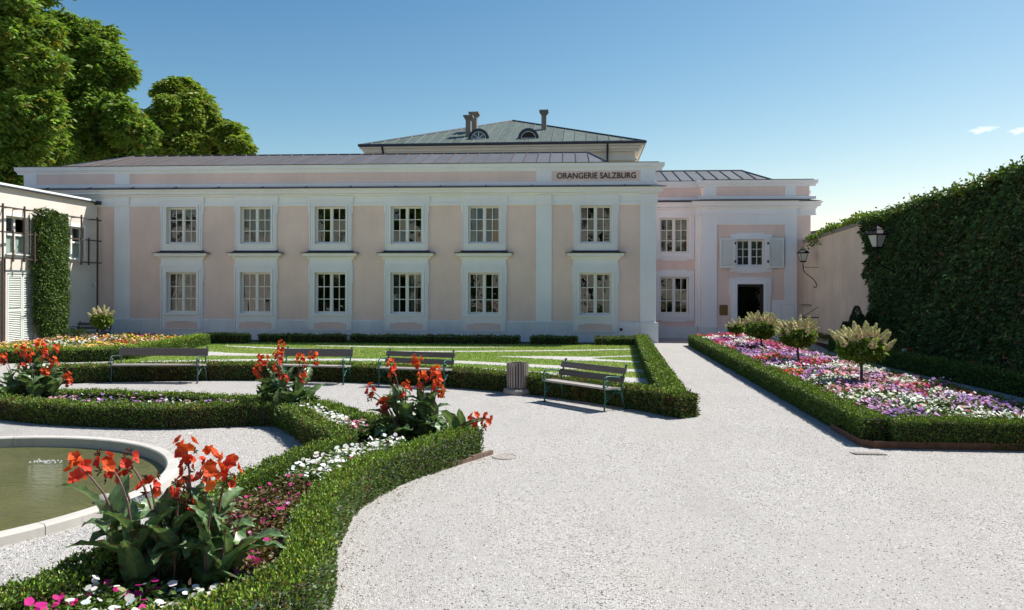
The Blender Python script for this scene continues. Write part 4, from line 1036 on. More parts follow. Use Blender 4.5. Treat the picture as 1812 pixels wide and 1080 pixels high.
# ------------------------------------------------------------------ hedges
GREEN, TIP, BROWN, DUSTY = (0.098, 0.172, 0.034), (0.26, 0.37, 0.045), (0.17, 0.115, 0.05), (0.26, 0.30, 0.22)
hedge_n = [0]
def hedge(label, pts, w=.42, h=.42, leaf=.03, dens=3800, tips=.4, dusty=0.0, brown=.06, smooth=True, base=GREEN, group=None, ends=True, cat='hedge', rough=1.0):
    hedge_n[0] += 1; sd_ = hedge_n[0]*13
    P = catmull(pts, .12) if smooth else np.vstack([np.linspace(a, b, max(2, int(np.hypot(*(np.array(b) - a))/.15)), endpoint=False) for a, b in zip(pts, pts[1:])] + [np.array(pts[-1:])])
    P = np.asarray(P, float)[:, :2]
    seg = np.linalg.norm(np.diff(P, axis=0), axis=1); S = np.r_[0, np.cumsum(seg)]; L = S[-1]
    T = unit(np.gradient(P, axis=0)); Nn = np.c_[T[:, 1], -T[:, 0]]
    t = thing('box_hedge', label, cat, (P[len(P)//2][0], P[len(P)//2][1], 0), 0, group or 'clipped box hedges')
    org = np.array([P[len(P)//2][0], P[len(P)//2][1], 0])
    # woody inside
    mb = MB(); idx = np.linspace(0, len(P) - 1, max(2, len(P)//3)).astype(int); i_ = .035
    ring_v = []
    for i in idx:
        for u, z in ((-w/2 + i_, 0), (-w/2 + i_, h - i_*1.2), (w/2 - i_, h - i_*1.2), (w/2 - i_, 0)): q = P[i] + Nn[i]*u; ring_v.append((q[0] - org[0], q[1] - org[1], z + (.0 if z == 0 else .02*float(wob(S[i], sd_, 5)))))
    k = len(idx); ff = [(j*4 + c, j*4 + c + 1, j*4 + 5 + c, j*4 + 4 + c) for j in range(k - 1) for c in range(3)] + [(0, 1, 2, 3), tuple(k*4 - 4 + c for c in (3, 2, 1, 0))]
    mb.add(ring_v, ff); part('branches', mb, M['core'], t, at=(0, 0, 0), local=True)
    n = int(L*(w + 2*h)*dens)
    s = rng.uniform(0, L, n); u = rng.uniform(0, w + 2*h, n)
    ne = int(2*w*h*dens) if ends else 0
    px = np.interp(s, S, P[:, 0]); py = np.interp(s, S, P[:, 1]); nx = np.interp(s, S, Nn[:, 0]); ny = np.interp(s, S, Nn[:, 1])
    left, top = u < h, (u >= h) & (u < h + w)
    off = np.where(left, -w/2, np.where(top, u - h - w/2, w/2)); z = np.where(left, u, np.where(top, h, u - h - w))
    dz = (.022*wob(s, sd_, 4.5) + .018*wob(s*3.1 + off*4, sd_ + 1, 5))*rough; dw = (.02*wob(s + z*2.2, sd_ + 2, 5.0))*rough
    # rounded shoulders
    edge = np.clip((np.abs(off) - (w/2 - .07))/.07, 0, 1)*top
    z = z + top*(dz - .03*edge**2) + (~top)*dz*(z/h); off = off + np.sign(off)*dw*(~top)
    depth = np.abs(rng.normal(size=n))*.022
    sgn = np.where(left, -1.0, 1.0)*(~top)
    X = np.c_[px + nx*(off - sgn*depth), py + ny*(off - sgn*depth), np.maximum(z - depth*top, .01)]
    Nr = np.c_[nx*sgn, ny*sgn, top*1.0]
    D = Nr*.75 + np.c_[np.zeros(n), np.zeros(n), np.full(n, .55)] + rng.normal(size=(n, 3))*.55
    if ne:
        e = rng.integers(0, 2, ne); uu = rng.uniform(-w/2, w/2, ne); zz = rng.uniform(0, h, ne); ii = np.where(e == 0, 0, len(P) - 1)
        tdir = T[ii]*np.where(e == 0, -1, 1)[:, None]
        X = np.vstack([X, np.c_[P[ii] + Nn[ii]*uu[:, None] + tdir*(.01 + rng.normal(size=(ne, 1))*.02), zz]])
        D = np.vstack([D, np.c_[tdir, np.full(ne, .5)] + rng.normal(size=(ne, 3))*.55]); top = np.r_[top, np.zeros(ne, bool)]; z = np.r_[z, zz]; s = np.r_[s, np.where(e == 0, 0, L)]
    m = len(X)
    col = jitter_col(base, m, .28, .2)
    tipm = rng.uniform(size=m) < np.where(top, tips, tips*.22*np.clip(z/h, .2, 1)); col[tipm] = jitter_col(TIP, tipm.sum(), .25, .2)
    bm = rng.uniform(size=m) < brown*(1 + 1.5*(wob(s, sd_ + 5, 2.2) > .35)); col[bm] = jitter_col(BROWN, bm.sum(), .3, .2)
    if dusty:
        dm = (~top) & (rng.uniform(size=m) < dusty); col[dm] = jitter_col(DUSTY, dm.sum(), .25, .1)
    Ls = leaf*np.exp(rng.normal(size=m)*.2)
    parts_ = [leaf_arrays(X - org, D, Ls, Ls*.55, col, .25)]
    # upright young shoots along the top
    ns = int(L*w*dens*.05)
    if ns:
        s2 = rng.uniform(0, L, ns); o2 = rng.uniform(-w/2, w/2, ns)
        bx_ = np.c_[np.interp(s2, S, P[:, 0]) + np.interp(s2, S, Nn[:, 0])*o2, np.interp(s2, S, P[:, 1]) + np.interp(s2, S, Nn[:, 1])*o2, h + .02*wob(s2, sd_, 4.5)]
        for k in range(4):
            pos = bx_ + np.c_[rng.normal(size=(ns, 2))*.006, np.full(ns, leaf*(k*.42 - .3)) + rng.uniform(0, leaf*.5, ns)]
            parts_.append(leaf_arrays(pos - org, np.c_[rng.normal(size=(ns, 2))*.7, np.full(ns, .8)], leaf*.85, leaf*.45, jitter_col(np.where(rng.uniform(size=(ns, 1)) < tips*1.4, TIP, base), ns, .25, .2), .25))
    V, T_, K = join(parts_)
    stuffpart(link('foliage', np_mesh('foliage', V, T_, K), M['boxleaf'], t, (0, 0, 0), local=True))
    return t

def arc(r_, a0, a1, n=24, c=(-7.33, 8.11)): return [(c[0] + r_*math.cos(math.radians(a)), c[1] + r_*math.sin(math.radians(a))) for a in np.linspace(a0, a1, n)]
near_out = [(-1.38, 11.12), (-1.90, 10.06), (-2.19, 9.40), (-2.36, 8.76), (-2.41, 8.03), (-2.32, 7.13), (-2.21, 6.58), (-2.0, 5.85), (-1.98, 5.42), (-2.15, 5.05), (-2.42, 4.72), (-2.62, 4.25)]
near_out = [(x + .03, y + .01) for x, y in near_out]
near_in = [(-3.02, 10.62), (-3.22, 9.75), (-3.43, 8.6), (-3.50, 7.5), (-3.42, 6.55), (-3.52, 5.75), (-3.75, 4.9)]
mid_rear = [(-10.15, 14.62), (-8.2, 14.46), (-5.95, 14.10), (-4.72, 13.84), (-3.62, 12.72), (-2.85, 11.98), (-1.95, 11.62), (-1.40, 11.20)]
mid_front = [(-11.6, 14.3), (-10.6, 13.75), (-9.7, 13.38), (-8.6, 13.05), (-6.8, 12.88), (-5.7, 13.2), (-4.95, 13.25), (-4.3, 12.5), (-3.72, 11.55), (-3.1, 10.75)]
hedge('nearest clipped hedge curving along the open gravel from the lower edge', near_out, .37, .38, .030, 5800, .5, .24, .08, rough=1.5)
hedge('clipped hedge between the fountain gravel and the nearest canna clump', near_in, .31, .35, .030, 5400, .34, 0, .06, rough=1.7)
hedge('clipped hedge behind the flowers, joining the three farther canna clumps', mid_rear, .34, .36, .036, 3500, .4, rough=1.3)
hedge('clipped hedge curving along the far side of the fountain gravel', mid_front, .36, .37, .036, 3600, .4, 0, .16, rough=1.2)
hedge('long curved hedge behind the benches at the edge of the lawn', arc(11.62, 118, 34.5), .48, .42, .045, 2300, .38, 0, .28)
lawn_r = [(2.02, 14.75), (2.22, 18.6), (2.62, 25.6), (3.05, 32.3)]
hedge('straight hedge along the lawn beside the gravel path to the wing', lawn_r, .46, .44, .045, 2300, .4, 0, .1)
bedL, bedR = (lambda y: 4.47 + (y - 12.1)*.0255), (lambda y: 7.95 - (y - 12.1)*.014)
hedge('long hedge on the path side of the impatiens bed', [(bedL(y) + .23, y) for y in (12.35, 17, 23, 28, 32.9)], .42, .42, .037, 3300, .35, 0, .08)
hedge('short front hedge of the impatiens bed above the rusty edging', [(4.95, 12.32), (6.5, 12.29), (8.0, 12.27)], .42, .42, .032, 4600, .32, 0, .10)
hedge('far-side hedge of the impatiens bed beside the shaded path', [(bedR(y) - .2, y) for y in (12.5, 17, 23, 28, 32.9)], .36, .40, .045, 1700, .35)
hedge('low dark hedge along the foot of the ivy wall', [(10.32, 10), (10.22, 17.9), (9.92, 24.2), (10.12, 30.5)], .46, .45, .06, 1300, .1, 0, .05)
FB = [(434, 489), (495, 517), (521, 596), (608, 762), (766, 917), (940, 1020), (1055, 1128)]
FBL = ['low dark hedge piece under the second window from the left', 'single small dark shrub between two hedge pieces at the facade foot', 'ragged low hedge piece under the third window from the left',
       'left half of the longest low hedge at the facade foot', 'right half of the longest low hedge at the facade foot', 'short low hedge piece under the middle pilaster', 'low hedge piece at the far corner of the lawn under the last window']
for (a, b), lb in zip(FB, FBL):
    A, B = G(a, 611.5), G(b, 611.5); n_ = max(2, int((B[0] - A[0])/1.5) + 1)
    hedge(lb, [(x, 32.62) for x in np.linspace(A[0], B[0], n_)], .45, .33, .06, 900, .15, 0, .2, rough=2.2, group='low hedges along the facade')
A, B = G(345, 611), G(420, 610)
hedge('brighter low hedge piece at the back left corner of the lawn', [(-15.2, 31.6), (-14.3, 31.9), (-13.3, 32.1)], .6, .38, .06, 900, .6, 0, .2, rough=2, group='low hedges along the facade')
leftbed = [(-20.4, 22.6), (-17.5, 23.3), (-15.4, 23.95), (-14.35, 24.6), (-14.3, 26.5), (-14.55, 29.5), (-14.8, 31.0)]
hedge('rough tall grassy hedge round the yellow flower bed by the annex', leftbed, .6, .40, .06, 1400, .75, 0, .05, rough=1.8)

# ------------------------------------------------------------------ edging strips
ed = thing('bed_edging', 'rusty steel edging strip at the foot of the impatiens bed', 'edging', (4.5, 12.1, 0))
part('strip', MB().box(0.08, 3.7, -.012, 0, 0, .11), M['corten'], ed, at=(0, 0, 0), local=True)
part('strip', MB().add([(.08, -.01, 0), (-.06, .16, 0), (-.06, .16, .11), (.08, -.01, .11)], [(0, 1, 2, 3)]).add([(-.06, .16, 0), (-.02, 1.6, 0), (-.02, 1.6, .10), (-.06, .16, .11)], [(0, 1, 2, 3)]), M['corten'], ed, at=(0, 0, 0), local=True)
be = thing('brick_edging', 'short row of low bricks at the corner of the nearest hedge', 'edging', (-1.2, 10.9, 0))
bm_ = MB().box(-.12, .12, -.03, .03, 0, .06).mesh('brick')
for k in range(4):
    q = np.array([-1.13, 11.12]) + np.array([-.50, -.90])/1.03*(.25*k); link('brick', bm_, M['brickedge'], be, (q[0], q[1], rng.normal()*.004), math.atan2(-.9, -.5))

# ------------------------------------------------------------------ soil of the beds
def soil(name, pts, z=.03): return struct(part(name, MB().poly([(x, y, z) for x, y in pts]), M['soil']))
soil('soil', list(map(tuple, catmull(near_out, .3)[:, :2])) + list(map(tuple, catmull(near_in, .3)[::-1, :2])))
soil('soil', list(map(tuple, catmull(mid_rear, .3)[:, :2])) + list(map(tuple, catmull(mid_front[1:], .3)[::-1, :2])), .034)
soil('soil', [(bedL(12.3) + .2, 12.3), (bedR(12.3), 12.3), (bedR(33), 33), (bedL(33) + .2, 33)], .18)
soil('soil', [(-21, 22.8), (-14.5, 24.4), (-14.8, 31.2), (-20.6, 33.9)], .12)
soil('soil', [(10.0, 10), (10.93, 10), (10.93, 37), (9.95, 30.5)], .03)
soil('soil', [(-21.2, 33.0), (3.0, 32.75), (3.6, 34.1), (-21.2, 34.2)], .012)

# ------------------------------------------------------------------ lawn with gravel figures
lawn_poly = arc(11.5, 34.5, 119, 40) + [(-14.4, 24.5), (-14.9, 31.2), (-13.0, 32.8), (3.1, 32.75), (2.6, 25.6), (2.2, 18.6)]
lawn = struct(part('lawn', MB().poly([(x, y, .008) for x, y in lawn_poly]), M['turf']))
strips = [  # (px, py centre, half height in px)
    [(520, 648.5, 1.8), (601, 648.3, 2.2), (671, 649.5, 2.6), (804, 654.5, 3.2), (903, 659, 3.6), (996, 665.5, 4.2), (1097, 672.5, 4.6), (1165, 677, 4.6)],
    [(250, 641.5, 1.2), (330, 640, 1.6), (448, 638.3, 1.9), (601, 637.6, 2.0), (717, 638.8, 2.2), (804, 641.5, 2.5), (903, 646.3, 2.6), (985, 650.5, 2.8), (1060, 653.8, 2.6), (1150, 658.5, 2.4)],
    [(880, 631.6, .4), (930, 633, 1.6), (985, 634.5, 3.0), (1030, 636.2, 3.4), (1060, 638.3, 2.0), (1100, 640.4, 1.6), (1140, 642.3, 1.6)],
    [(1015, 634.4, 2.2), (1050, 633.4, 1.2), (1100, 631.6, 1.0), (1138, 630.6, 1.0)],
    [(200, 629.5, 1.0), (300, 628.6, 1.3), (385, 627.8, 2.6), (440, 628.8, 2.2), (520, 630, 1.2), (600, 630.4, .3)],
    [(300, 622, .7), (345, 623.2, 1.0), (395, 625.8, 1.6)],
    [(680, 622.6, .5), (717, 622.8, .8), (804, 623, 1.0), (903, 622.3, 1.0), (1000, 621.4, 1.0), (1060, 620.4, .9), (1122, 619, .8)],
    [(398, 613, .6), (440, 615.2, 1.0), (500, 617.6, 1.1), (560, 618.6, .5)],
    [(560, 612.8, .5), (640, 614.4, .9), (720, 615.6, .9), (804, 616, .7), (900, 615.6, .4)]]
strip_poly = []
for k, st in enumerate(strips):
    q = np.array(st, float); c = catmull(q, 8.0)
    lo = np.array([G(a, b + max(h_, .25)) for a, b, h_ in c]); hi = np.array([G(a, b - max(h_, .25)) for a, b, h_ in c]); strip_poly.append((lo, hi))
    mb = MB(); n_ = len(lo); z = .013 + .0008*k
    mb.add([(x, y, z) for x, y in lo] + [(x, y, z) for x, y in hi], [(i, i+1, n_+i+1, n_+i) for i in range(n_ - 1)])
    struct(part('gravel_strip', mb, M['gravel2'], lawn))
def inside(poly, X, Y):
    r_ = np.zeros(len(X), bool); n_ = len(poly)
    for i in range(n_):
        (x0, y0), (x1, y1) = poly[i], poly[(i+1) % n_]
        c = ((y0 > Y) != (y1 > Y)); r_ ^= c & (X < (x1 - x0)*(Y - y0)/((y1 - y0) + 1e-12) + x0)
    return r_
n_ = 300000; X = rng.uniform(-15.2, 3.2, n_); Y = rng.uniform(14.5, 32.8, n_)
keep = inside(lawn_poly, X, Y)
for lo, hi in strip_poly: keep &= ~inside(list(map(tuple, lo)) + list(map(tuple, hi[::-1])), X, Y)
X, Y = X[keep], Y[keep]; n_ = len(X)
ca = np.where((wob(X*1.2 + Y*.5, 3, .6) + wob(Y*1.4 - X*.4, 4, .6))[:, None] > .2, (0.32, 0.40, 0.115), (0.265, 0.38, 0.090))
col = jitter_col(ca, n_, .22, .2)
Vg, Tg, Kg = leaf_arrays(np.c_[X, Y, np.full(n_, .004)], np.c_[rng.normal(size=(n_, 2))*1.1, np.ones(n_)], .050*np.exp(rng.normal(size=n_)*.3), .017, col, .1)
tag(link('grass', np_mesh('grass', Vg, Tg, Kg), M['grass']), 'short mown grass of the lawn between the gravel figures', 'grass', kind='stuff')

# ------------------------------------------------------------------ flowers
def petals(P, Nv, size, cols, k=5, cup=.25):
    """k rounded petals round each point; two triangles a petal plus a fold"""
    n = len(P); Nv = unit(Nv); A = unit(np.cross(Nv, rng.normal(size=(n, 3)))); B = np.cross(Nv, A); out = []
    size = np.broadcast_to(size, (n,))[:, None]
    for j in range(k):
        w = 2*math.pi*j/k; d = A*math.cos(w) + B*math.sin(w); s = -A*math.sin(w) + B*math.cos(w)
        V = np.stack([P, P + d*size*.70 - s*size*.52 + Nv*size*cup*.6, P + d*size*.98 + Nv*size*cup*.4, P + d*size*.70 + s*size*.52 + Nv*size*cup*.6], 1).reshape(-1, 3)
        b = np.arange(n)[:, None]*4; out.append((V, np.concatenate([b + [0, 1, 2], b + [0, 2, 3]], 1).reshape(-1, 3), np.repeat(cols*rng.uniform(.82, 1.1, (n, 1)), 2, 0)))
    return join(out)
WHITE, LILAC, MAG, RED, ORANGE, PINK, PEACH, PURPLE, YEL = (.80, .80, .78), (.58, .30, .62), (.55, .022, .21), (.48, .010, .035), (.66, .075, .022), (.72, .30, .42), (.80, .42, .20), (.34, .16, .50), (.80, .52, .06)
def flower_patch(name, label, X, Y, Z, palette, weights, cell, bl_size, per_leaf, leaf_size, leafcol=(.075, .13, .02), group=None, mixing=.15):
    """blossoms over a low cushion of leaves; colours come in drifts"""
    n = len(X)
    ns = max(3, int((X.max() - X.min())*(Y.max() - Y.min())/cell**2)); sx, sy = rng.uniform(X.min(), X.max(), ns), rng.uniform(Y.min(), Y.max(), ns)
    sc_ = rng.choice(len(palette), ns, p=np.array(weights)/sum(weights))
    own = np.empty(n, int)
    for a in range(0, n, 2000):
        d = (X[a:a+2000, None] - sx)**2 + ((Y[a:a+2000, None] - sy)*.8)**2; own[a:a+2000] = sc_[d.argmin(1)]
    sw = rng.uniform(size=n) < mixing; own[sw] = rng.choice(len(palette), sw.sum(), p=np.array(weights)/sum(weights))
    cols = jitter_col(np.array(palette)[own], n, .14, .12)
    P = np.c_[X, Y, Z + rng.normal(size=n)*.028]
    Nv = np.c_[rng.normal(size=(n, 2))*.42, np.ones(n)] + np.array([.12, -.25, 0])
    V, T_, K = petals(P, Nv, bl_size*np.exp(rng.normal(size=n)*.18), cols, 5, .12)
    t = thing(name, label, 'flowers', (float(X.mean()), float(Y.mean()), 0), 0, group); t['kind'] = 'stuff'
    org = np.array([X.mean(), Y.mean(), 0])
    stuffpart(link('blossoms', np_mesh('blossoms', V - org, T_, K), M['petal'], t, (0, 0, 0), local=True))
    m = int(n*per_leaf); ii = rng.integers(0, n, m)
    Pl = np.c_[X[ii] + rng.normal(size=m)*.06, Y[ii] + rng.normal(size=m)*.06, Z[ii] - .015 - np.abs(rng.normal(size=m))*.07]
    V, T_, K = leaf_arrays(Pl - org, np.c_[rng.normal(size=(m, 2)), rng.uniform(-.1, .7, m)], leaf_size*np.exp(rng.normal(size=m)*.2), leaf_size*.5, jitter_col(leafcol, m, .3, .2), .2)
    stuffpart(link('leaves', np_mesh('leaves', V, T_, K), M['boxleaf'], t, (0, 0, 0), local=True))
    return t
# impatiens bed on the right
def bedz(x, y):
    uu = np.clip((x - bedL(y) - .3)/(bedR(y) - bedL(y) - .5), 0, 1)
    return .31 + .09*np.sin(np.pi*uu)**.6*np.clip((y - 12.2)/.9, 0, 1) + .07*wob(x*1.7 + y*.8, 21, 1.6)*np.sin(np.pi*uu) + .05*wob(y*2 - x, 22, 2.2)*np.sin(np.pi*uu)**.5
npl = 1500; pY = 12.45 + 20.3*rng.uniform(size=npl)**1.2; pX = bedL(pY) + .40 + (bedR(pY) - bedL(pY) - .70)*rng.uniform(size=npl)
per = rng.integers(7, 19, npl); ii_ = np.repeat(np.arange(npl), per); n_ = len(ii_); aa_ = rng.uniform(0, 6.283, n_); rr_ = .20*np.sqrt(rng.uniform(size=n_))
X = pX[ii_] + rr_*np.cos(aa_); Y = pY[ii_] + rr_*np.sin(aa_); Zf = bedz(pX, pY)[ii_] + (rng.normal(size=npl)*.025)[ii_] + .10*(1 - (rr_/.2)**2)
flower_patch('impatiens_flowers', 'dense multicoloured carpet of pink white red and lilac impatiens', X, Y, Zf, [WHITE, LILAC, MAG, RED, ORANGE, PINK, PURPLE], [4.6, 4.6, 3.6, 3.8, 1.6, 2.4, 2.2], .72, .028 + .0005*(Y - 12), 4.2, .075, (.10, .175, .03), mixing=.08)
stuffpart
def scatter_poly(poly, n):
    p = np.array(poly); X = rng.uniform(p[:, 0].min(), p[:, 0].max(), n*4); Y = rng.uniform(p[:, 1].min(), p[:, 1].max(), n*4); k = inside(poly, X, Y); return X[k][:n], Y[k][:n]
# flowers in the parterre beds
X, Y = scatter_poly([(-2.2, 10.7), (-2.55, 10.5), (-3.05, 9.6), (-3.2, 8.6), (-2.7, 8.4), (-2.5, 9.3)], 330)
flower_patch('impatiens_flowers', 'white impatiens with a few red ones in the nearest bed beside the clipped hedge', X, Y, .30 + .04*rng.normal(size=len(X)), [WHITE, RED, MAG, PINK], [8, .7, .9, .6], .4, .027, 10, .055, (.10, .17, .03), mixing=.05)
X, Y = scatter_poly([(-2.75, 8.4), (-3.2, 8.3), (-3.25, 6.7), (-2.75, 6.3), (-2.5, 5.6), (-2.2, 5.6), (-2.4, 6.6), (-2.6, 7.2)], 150)
flower_patch('impatiens_flowers', 'sparse magenta blossoms over reddish brown foliage beside the nearest cannas', X, Y, .26 + .05*rng.normal(size=len(X)), [MAG, PINK, LILAC], [7, 1, .7], .3, .022, 48, .055, (.13, .105, .035))
X, Y = scatter_poly([(-3.4, 5.5), (-2.45, 5.45), (-2.75, 4.75), (-3.45, 4.5)], 120)
flower_patch('impatiens_flowers', 'white blossoms in the bottom left corner under the canna leaves', X, Y, .22 + .03*rng.normal(size=len(X)), [WHITE, MAG], [6, 1.2], .3, .029, 20, .06, (.10, .17, .03))
X, Y = scatter_poly([(-3.75, 5.3), (-3.3, 5.3), (-3.3, 4.5), (-3.9, 4.4)], 70)
flower_patch('impatiens_flowers', 'red and magenta blossoms at the very lower left corner', X, Y, .24 + .03*rng.normal(size=len(X)), [MAG, RED], [4, 4], .3, .029, 20, .06, (.10, .17, .03))
X, Y = scatter_poly([(-4.75, 13.4), (-4.2, 13.05), (-3.3, 11.9), (-2.9, 11.55), (-3.3, 11.3), (-4.1, 12.4), (-4.75, 13.1)], 420)
flower_patch('impatiens_flowers', 'white and pale pink impatiens between the middle and the right canna clumps', X, Y, .33 + .03*rng.normal(size=len(X)), [WHITE, PINK, LILAC], [8, 1, 1.0], .3, .028, 8, .05, (.10, .17, .03))
X, Y = scatter_poly([(-9.6, 14.25), (-8, 14.1), (-5.6, 13.75), (-5.3, 13.45), (-6.8, 13.15), (-8.6, 13.35), (-9.6, 13.7)], 300)
flower_patch('impatiens_flowers', 'lilac and white blossoms half hidden between the two hedges beyond the fountain', X, Y, .30 + .03*rng.normal(size=len(X)), [WHITE, LILAC, PURPLE, PINK], [4, 4, 2, 1.5], .3, .028, 10, .05)
X, Y = scatter_poly([(-20.4, 23.2), (-15.3, 24.4), (-14.7, 25.2), (-15.0, 31), (-18, 32), (-20.5, 32.5)], 2300)
flower_patch('marigold_flowers', 'yellow orange and pink bedding flowers in the bed before the annex', X, Y, .34 + .04*wob(X*2, 5, 1) + .03*rng.normal(size=len(X)), [YEL, PEACH, ORANGE, PINK, WHITE, MAG], [5, 6, 1.2, 1.5, 2.5, .6], .8, .045, 9, .10, (.13, .20, .035))
Y = np.r_[rng.uniform(17.5, 21.5, 60), rng.uniform(24.5, 27, 25), rng.uniform(29, 36, 130)]; X = np.where(Y > 28, rng.uniform(10.1, 10.7, len(Y)), rng.uniform(10.40, 10.62, len(Y)))
flower_patch('marigold_flowers', 'small orange flowers in the shade at the foot of the ivy wall', X, Y, .42 + .1*rng.uniform(size=len(Y)), [ORANGE, YEL], [6, 1], .8, .035, 14, .08)

# ------------------------------------------------------------------ cannas
def canna_leaf(L, W, e0, e1, seed):
    r_ = np.random.default_rng(seed); nl, nw = 12, 6
    V, K = [], []; p = np.zeros(3); V2 = []
    tw = r_.uniform(-.5, .5)
    for i in range(nl + 1):
        t = i/nl; el = math.radians(e0 + (e1 - e0)*t**1.3); d = np.array([math.cos(el), 0, math.sin(el)])
        if i: p = p + d*L/nl
        wd = W*(math.sin(math.pi*min(1, t*.93 + .07)**.85)**.8)*(1 if t < .97 else .35) if t > .08 else W*.12
        up = np.array([-math.sin(el), 0, math.cos(el)])
        for j in range(nw + 1):
            u = j/nw*2 - 1
            tilt = tw*t; y = u*wd*.5
            V.append(p + np.array([0, y*math.cos(tilt), 0]) + up*(abs(u)**1.2*wd*.20 + .014*math.sin(t*26 + abs(u)*5)*(abs(u)) + y*math.sin(tilt)))
    T, col = [], []
    for i in range(nl):
        for j in range(nw):
            a = i*(nw + 1) + j; T += [(a, a + 1, a + nw + 2), (a, a + nw + 2, a + nw + 1)]
            mid = j in (nw//2 - 1, nw//2); v = r_.uniform(.85, 1.15)
            c = np.array((.19, .27, .11))*v if mid else np.array((.105, .190, .080))*v*(1 + .22*(i % 2))
            if j in (0, nw - 1) and r_.uniform() < .35: c = np.array((.11, .085, .05))
            col += [c, c]
    me = np_mesh('leaf', np.array(V), np.array(T), np.array(col)); me.shade_smooth(); me.materials.append(M['canna']); return me
CL = [canna_leaf(.56, .23, 70, 5, 1), canna_leaf(.52, .21, 58, -35, 2), canna_leaf(.54, .20, 82, 48, 3), canna_leaf(.48, .22, 42, -40, 4), canna_leaf(.60, .25, 66, 12, 5)]
def canna_head(seed, faded=0.25, n=7, spread=.05):
    """a spike of n open blossoms, each of four or five soft petals round its own throat, with spent brown ones below"""
    r_ = np.random.default_rng(seed); out = []
    for q in range(n):
        a = q*2.4 + r_.uniform(-.4, .4); zc = -.07 + .16*q/n; c = np.array([math.cos(a)*spread*r_.uniform(.6, 1.1), math.sin(a)*spread*r_.uniform(.6, 1.1), zc])
        ax = unit(np.array([[math.cos(a), math.sin(a), r_.uniform(.1, .9)]]))[0]; e1 = unit(np.cross(ax, [.3, .2, .9])[None])[0]; e2 = np.cross(ax, e1)
        dead = r_.uniform() < faded; base = np.array((.15, .06, .035)) if dead else np.array((.76, .115, .03)) if r_.uniform() < .6 else np.array((.72, .065, .035)) if r_.uniform() < .75 else np.array((.80, .20, .04))
        for k in range(5 if not dead else 6):
            w_ = 6.283*k/5 + r_.uniform(-.3, .3); rad = e1*math.cos(w_) + e2*math.sin(w_); d = unit((rad + ax*r_.uniform(.35, .9))[None])[0]; s = unit(np.cross(d, ax)[None])[0]; u_ = np.cross(s, d)
            l, w = (r_.uniform(.048, .070), r_.uniform(.042, .058)) if not dead else (r_.uniform(.03, .05), .012)
            v = [c, c + d*l*.35 - s*w*.42 + u_*.006, c + d*l*.72 - s*w*.5 + u_*.004, c + d*l + u_*r_.uniform(-.014, .004), c + d*l*.72 + s*w*.5 + u_*.004, c + d*l*.35 + s*w*.42 + u_*.006, c + d*l*.6 - u_*.006]
            cc = base*r_.uniform(.78, 1.12)
            out.append((np.array(v), np.array([(0, 1, 6), (1, 2, 6), (2, 3, 6), (3, 4, 6), (4, 5, 6), (5, 0, 6)]), np.tile(cc, (6, 1))))
    V, T, K = join(out); me = np_mesh('flower_head', V, T, np.clip(K, 0, .95)); me.shade_smooth(); me.materials.append(M['petal']); return me
CH = [canna_head(11, .1, 6, .05), canna_head(12, .35, 7), canna_head(13, .12, 9, .06), canna_head(14, .75, 8, .035), canna_head(15, 1.0, 6, .03)]
def canna(label, at, shoots, spread, seed):
    """shoots: (dx, dy, height, lean x, lean y, head or None)"""
    r_ = np.random.default_rng(seed); t = thing('canna_plant', label, 'canna', (at[0], at[1], .03), 0, 'red flowering canna clumps')
    for k, (dx, dy, h, lx, ly, head) in enumerate(shoots):
        top = np.array([dx + lx, dy + ly, h]); pts = [(dx, dy, -.03), (dx + lx*.15, dy + ly*.15, h*.45), (dx + lx*.5, dy + ly*.5, h*.8), tuple(top)]
        part('stalk', MB().tube(catmull(pts, .12), .014, 6, .006), M['twig'], t, at=(0, 0, 0), local=True, smooth=True)
        a = r_.uniform(0, 6.28); nl = r_.integers(5, 8)
        for j in range(nl):
            f = .10 + .74*j/nl + r_.uniform(-.04, .04); a += 2.4 + r_.uniform(-.5, .5)
            q = np.array([dx + lx*f*f, dy + ly*f*f, h*f*.86]); me = CL[r_.integers(0, 5)]
            o = link('leaf', me, None, t, q, local=True); s = r_.uniform(.72, 1.12)*(1.05 - .42*f)
            o.scale = (s, s, s); o.rotation_euler = (r_.uniform(-.25, .25), r_.uniform(-.2, .35), a)
        if head is not None:
            o = link('flower_head', CH[head], None, t, top, local=True); o.rotation_euler = (r_.uniform(-.4, .4), r_.uniform(-.4, .4), r_.uniform(0, 6.28)); s = r_.uniform(.85, 1.15); o.scale = (s, s, s)
            if r_.uniform() < .5:
                q = top + np.array([r_.uniform(-.06, .06), r_.uniform(-.05, .05), -.12]); o = link('flower_head', CH[r_.integers(1, 4)], None, t, q, local=True); o.scale = (.7, .7, .7); o.rotation_euler[2] = r_.uniform(0, 6.28)
    return t
def shoots_from(at, heads, extra, seed, spread=.35, z=.03):
    """heads: where each flower head shows in the photograph (px, py, depth offset, kind)"""
    r_ = np.random.default_rng(seed); out = []
    for px, py, dy, kind in heads:
        yy = at[1] + dy; x, z_ = PY(px, py, yy); ex = x - at[0]
        bx = np.clip(ex*.55 + r_.normal()*.05, -spread, spread); by = np.clip(dy*.8, -spread, spread)
        out.append((bx, by, z_ - z, ex - bx, dy - by, kind))
    for k in range(extra):
        a = r_.uniform(0, 6.28); rr = spread*math.sqrt(r_.uniform()); out.append((rr*math.cos(a), rr*math.sin(a), r_.uniform(.55, .95), math.cos(a)*.12, math.sin(a)*.12, None))
    return out
c4 = (-2.92, 5.85)
